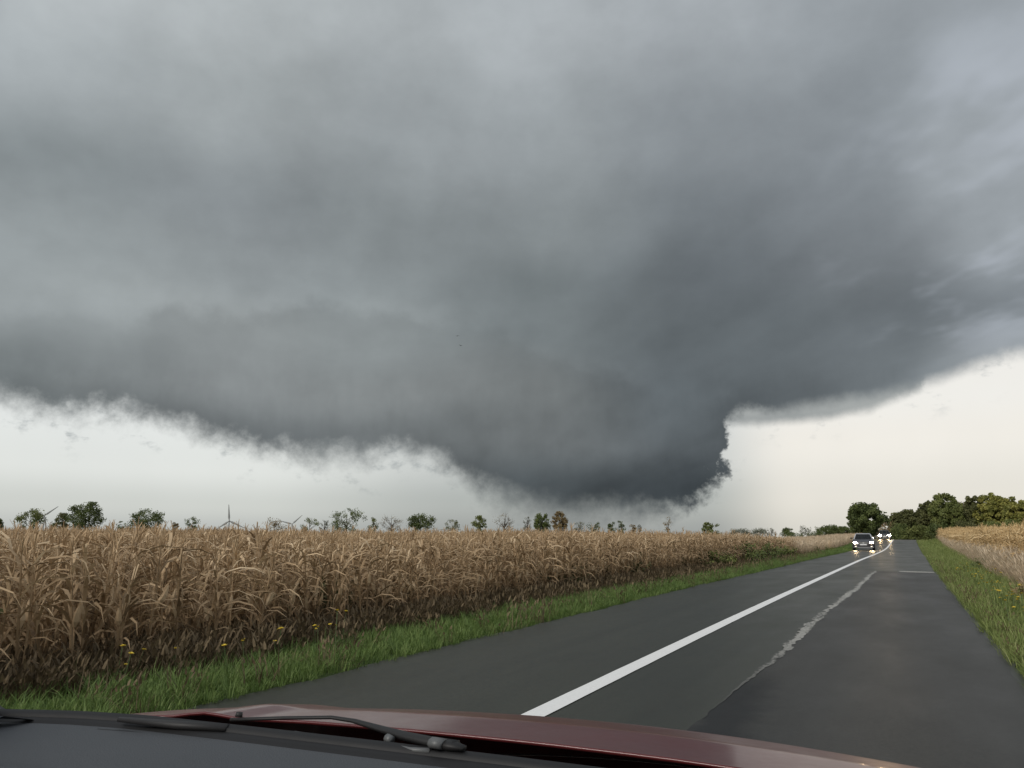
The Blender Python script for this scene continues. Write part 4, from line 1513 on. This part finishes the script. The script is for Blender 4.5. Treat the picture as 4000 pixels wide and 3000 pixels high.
# ================================================================ the car the picture is taken from
def own_car():
    root = empty("car", (-.40, 0.9, 0.0))
    RX, RY = -.40, 0.9

    def W2(p):
        return (p[0] - RX, p[1] - RY, p[2])
    red = paint("dark_red_paint", (.110, .015, .016), .33)
    red.node_tree.nodes["Principled BSDF"].inputs["Coat Weight"].default_value = .35
    dash_m = simple("dash_plastic", (.085, .092, .100), .62, var=.06, scale=3.0, bump=.35, bscale=420.0)
    dash_dk = simple("dash_lower", (.060, .066, .072), .62, var=.06, scale=3.0, bump=.35, bscale=420.0)
    rub = simple("windscreen_seal", (.010, .010, .011), .6, var=.1)
    blk = simple("wiper_plastic", (.014, .0135, .0135), .55, var=.12, scale=12.0)
    met = simple("wiper_metal", (.16, .165, .165), .5, metal=.3, var=.1, scale=20.0)
    scm = simple("scuttle_plastic", (.030, .028, .028), .7, var=.15, scale=10.0)

    # base of the windscreen, left to right, at the height of the dashboard
    xs = np.array([-1.24, -1.16, -1.05, -.94, -.76, -.57, -.41, -.25, 0.0, .20, .32, .42])
    ys = np.array([.660, .705, .747, .772, .790, .806, .818, .826, .826, .790, .745, .68])
    ysc = lambda x: float(np.interp(x, xs, ys))
    gx = np.linspace(-1.24, .42, 48)

    # bonnet
    def zc(y):
        return EYE + float(np.interp(y, [.84, .95, 1.1, 1.3, 1.5, 1.7, 1.85, 1.95, 2.02, 2.06, 2.08], [-.247, -.252, -.259, -.281, -.319, -.375, -.434, -.486, -.535, -.59, -.66]))

    def hood_rear(x):
        return ysc(x) + .085 - .05 * max(0.0, -x - .75)

    def hood_pt(x, t):
        dx = (x + .40) / .74
        yr = hood_rear(x)
        yf = 1.70 - .34 * dx * dx
        y = yr + (yf - yr) * t
        ye = .88 + (2.08 - .88) * t
        z = zc(ye) - .020 * dx * dx - .10 * max(0, abs(dx) - .80) ** 2
        # a swage line down each side
        z += .006 * math.exp(-((abs(dx) - .70) / .05) ** 2)
        return W2((x, y, z))
    hx = np.linspace(-.40 - .74, -.40 + .74, 61)
    bm = bmesh.new()
    rr = [[hood_pt(x, t) for x in hx] for t in np.linspace(0, 1, 60) ** .95]
    # rolled rear lip
    loft(bm, rr)
    obj("bonnet", bm, red, root, True)
    hood = root.children[0] if root.children else None
    # pale metal bead standing in for the front crease's highlight; bead on rear lip
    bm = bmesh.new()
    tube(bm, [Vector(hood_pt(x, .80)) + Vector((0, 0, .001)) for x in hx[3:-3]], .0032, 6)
    obj("crease_highlight_bead", bm, simple("crease_highlight_metal", (.80, .72, .70), .18, metal=1.0, var=.03), hood, True)
    bm = bmesh.new()
    tube(bm, [Vector(hood_pt(x, 0.0)) for x in hx[1:-1]], .0028, 6)
    obj("rear_lip", bm, red, hood, True)
    # wings beside the bonnet
    for s in (-1, 1):
        rows = []
        for t in np.linspace(0, 1, 26):
            p = hood_pt(-.40 + s * .74, t)
            r_ = []
            for k, (o, dz) in enumerate(((.006, -.004), (.04, -.006), (.09, -.03), (.125, -.10), (.135, -.25), (.13, -.52))):
                r_.append((p[0] + s * o, p[1], p[2] + dz))
            rows.append(r_)
        sheet("wing", rows, red, root)
    # nose below the bonnet
    rows = []
    for x in hx[::3]:
        p = hood_pt(x, 1.0)
        rows.append([(p[0], p[1] + .004, p[2] - .004), (p[0], p[1] + .03, p[2] - .06), (p[0], p[1] + .04, p[2] - .16), (p[0], p[1] + .02, p[2] - .34)])
    sheet("nose", rows, red, root)
    # scuttle between bonnet and glass
    rows = []
    for x in gx[2:-2]:
        a, b = ysc(x) + .010, hood_rear(x) + .05
        rows.append([W2((x, a, .975)), W2((x, (a + b) / 2, .955)), W2((x, b, .960))])
    sheet("scuttle", rows, scm, root)
    # rubber and black rim of the windscreen
    bm = bmesh.new()
    tube(bm, [W2((x, ysc(x), .996)) for x in gx], .012, 8)
    obj("windscreen_seal", bm, rub, root, True)
    rows = []
    for x in gx:
        rows.append([W2((x, ysc(x) + .004, 1.003)), W2((x, ysc(x) - .020, .999)), W2((x, ysc(x) - .030, .988))])
    sheet("windscreen_rim", rows, rub, root)

    # dashboard: flat tray at the glass, a soft ridge, then the pad
    prof = [(.026, .9955), (.06, .9945), (.12, .9915), (.165, .9870), (.180, .9800), (.188, .9800), (.198, .9930), (.215, .9970), (.30, .9900), (.40, .9650), (.46, .9300), (.50, .8600), (.51, .70)]
    rows = []
    for x in np.linspace(-1.20, .40, 40):
        dip = .04 * max(0, -x - .80) + .10 * max(0, -x - 1.02)
        rows.append([W2((x, ysc(x) - s_ * (1 - .25 * max(0, -x - .8)), z - (dip * .25 if s_ > .15 else 0))) for s_, z in prof])
    dash = sheet("dashboard", rows, dash_m, root)
    # hood over the instruments, far side
    bm = bmesh.new()
    rr = []
    for u in np.linspace(0, 1, 9):
        a = math.pi * u
        rr.append([(-.905 - .17 * math.cos(a), .485 + .075 * math.sin(a), .955), (-.905 - .165 * math.cos(a), .475 + .072 * math.sin(a), .988), (-.905 - .15 * math.cos(a), .455 + .06 * math.sin(a), .994), (-.905 - .10 * math.cos(a), .40 + .02 * math.sin(a), .990), (-.905 - .10 * math.cos(a), .30, .985)])
    loft(bm, [[W2(p) for p in r_] for r_ in rr])
    obj("instrument_hood", bm, dash_dk, root, True)
    # corner trim at the foot of the far windscreen pillar, and the pillars themselves
    for s in (-1, 1):
        b0 = Vector((-.40 + s * .80, .665, .985))
        t0 = Vector((-.40 + s * .60, .05, 1.43))
        bm = bmesh.new()
        tube(bm, [W2(b0 + Vector((0, .05, -.04))), W2(b0.lerp(t0, .3)), W2(b0.lerp(t0, .7)), W2(t0)], [.055, .042, .04, .045], 10)
        obj("pillar", bm, dash_dk, root, True)
        bm = bmesh.new()
        rr = [[W2(p) for p in q] for q in (((-.40 + s * .69, .715, .998), (-.40 + s * .775, .66, 1.004), (-.40 + s * .84, .60, 1.0)), ((-.40 + s * .70, .675, 1.010), (-.40 + s * .765, .62, 1.016), (-.40 + s * .83, .55, 1.01)), ((-.40 + s * .735, .60, .985), (-.40 + s * .78, .55, .985), (-.40 + s * .83, .48, .985)))]
        loft(bm, rr)
        obj("corner_trim", bm, dash_dk, root, True)
        # door below the side window
        bm = bmesh.new()
        box(bm, W2((-.40 + s * .84, -.20, .66)), (.06, 1.5, .60))
        bmesh.ops.bevel(bm, geom=bm.edges[:], offset=.02, segments=2, affect='EDGES')
        obj("door", bm, red, root)
    # roof over the seats
    rows = []
    for yy in np.linspace(.06, -1.9, 10):
        rows.append([W2((-.40 + u * .62, yy, 1.44 + .05 * (1 - u * u) + .03 * math.sin(max(0, -yy) * 1.3) - .02 * (yy > .03))) for u in np.linspace(-1, 1, 9)])
    rf = sheet("roof", rows, red, root)
    md = rf.modifiers.new("thick", 'SOLIDIFY')
    md.thickness = .04
    md.offset = 1.0
    # floor pan and bulkhead keep daylight out of the footwell
    bm = bmesh.new()
    box(bm, W2((-.40, -.5, .25)), (1.6, 2.4, .04))
    obj("floor_pan", bm, rub, root)
    bm = bmesh.new()
    box(bm, W2((-.40, .80, .62)), (1.5, .03, .62))
    obj("bulkhead", bm, rub, root)
    bm = bmesh.new()
    box(bm, W2((-.40, -1.7, .75)), (1.5, .10, .9))
    obj("rear_seat", bm, rub, root)

    # ---- wiper
    K = 1.09
    wp = lambda x, y, z: W2((x * K, y * K, EYE + (z - EYE) * K))
    bm = bmesh.new()
    tube(bm, [wp(-.440, .748, 1.0315), wp(-.475, .750, 1.031), wp(-.51, .757, 1.031), wp(-.55, .770, 1.031), wp(-.60, .781, 1.033), wp(-.635, .783, 1.033), wp(-.69, .762, 1.031), wp(-.745, .730, 1.030)], [.0095, .0095, .0085, .0065, .0045, .004, .004, .004], 8, .6)
    arm = obj("wiper_arm", bm, blk, root, True)
    bm = bmesh.new()
    tube(bm, [wp(-.428, .744, 1.031), wp(-.445, .746, 1.031), wp(-.462, .748, 1.031)], [.005, .0095, .0095], 12, .6)
    obj("pivot_cap", bm, blk, arm, True)
    bm = bmesh.new()
    tube(bm, [wp(-.452, .7405, 1.033), wp(-.466, .742, 1.033)], [.0098, .0098], 8, .62)
    tube(bm, [wp(-.466, .738, 1.025), wp(-.49, .737, 1.0235), wp(-.515, .741, 1.0245)], [.004, .0035, .003], 6)
    tube(bm, [wp(-.522, .748, 1.027), wp(-.530, .750, 1.0285)], [.0055, .0055], 8)
    obj("spring_bracket", bm, met, arm, True)
    bm = bmesh.new()
    tube(bm, [wp(-.74, .738, 1.032), wp(-.74, .739, 1.0375)], [.005, .004], 8)
    tube(bm, [wp(-.735, .716, 1.0245), wp(-.80, .700, 1.0245), wp(-.88, .682, 1.0265)], [.0075, .008, .005], 8, .7)
    bl = obj("wiper_blade", bm, simple("wiper_blade_plastic", (.026, .025, .025), .55, var=.1), root, True)
    bm = bmesh.new()
    tube(bm, [wp(-.60, .735, 1.012), wp(-.74, .703, 1.013), wp(-.90, .668, 1.014)], [.004, .004, .003], 6)
    obj("rubber_lip", bm, rub, bl, True)
    # washer jet on the scuttle
    bm = bmesh.new()
    q = W2((-.705, .805, .998))
    box(bm, q, (.026, .016, .012))
    bmesh.ops.bevel(bm, geom=bm.edges[:], offset=.004, segments=2, affect='EDGES')
    nz_ = obj("washer_jet", bm, met, root)
    bm = bmesh.new()
    box(bm, (q[0], q[1] - .0085, q[2] + .001), (.010, .003, .005))
    obj("jet_nozzle", bm, rub, nz_)
    tag(root, "dark red car seen from its passenger seat: bonnet, wiper and grey dashboard", "car")


own_car()

# a small pale yellowish tuft between the bonnet and the glass
def pale_tuft():
    r = random.Random(5)
    s = Soup()
    for k in range(90):
        a = r.uniform(0, 6.28)
        q = .035 * math.sqrt(r.random())
        h = .045 * (1 - (q / .04) ** 2 * .7) * r.uniform(.6, 1.1)
        s.blade((math.cos(a) * q * 1.3, math.sin(a) * q * .6, 0), (math.cos(a), math.sin(a)), r.uniform(.6, 1.5), h, .006, .8, 2, 0, r.uniform(.2, 1), r)
    o = obj("pale_tuft", s.mesh("pale_tuft", [leaf_mat("pale_tuft_fibres", [(.24, .22, .13), (.40, .38, .24)], .8, .2, .2)]), None)
    o.location = (-.300, .868, .952)
    tag(o, "pale yellowish tuft lodged below the red bonnet's rear edge", "plant debris")


pale_tuft()
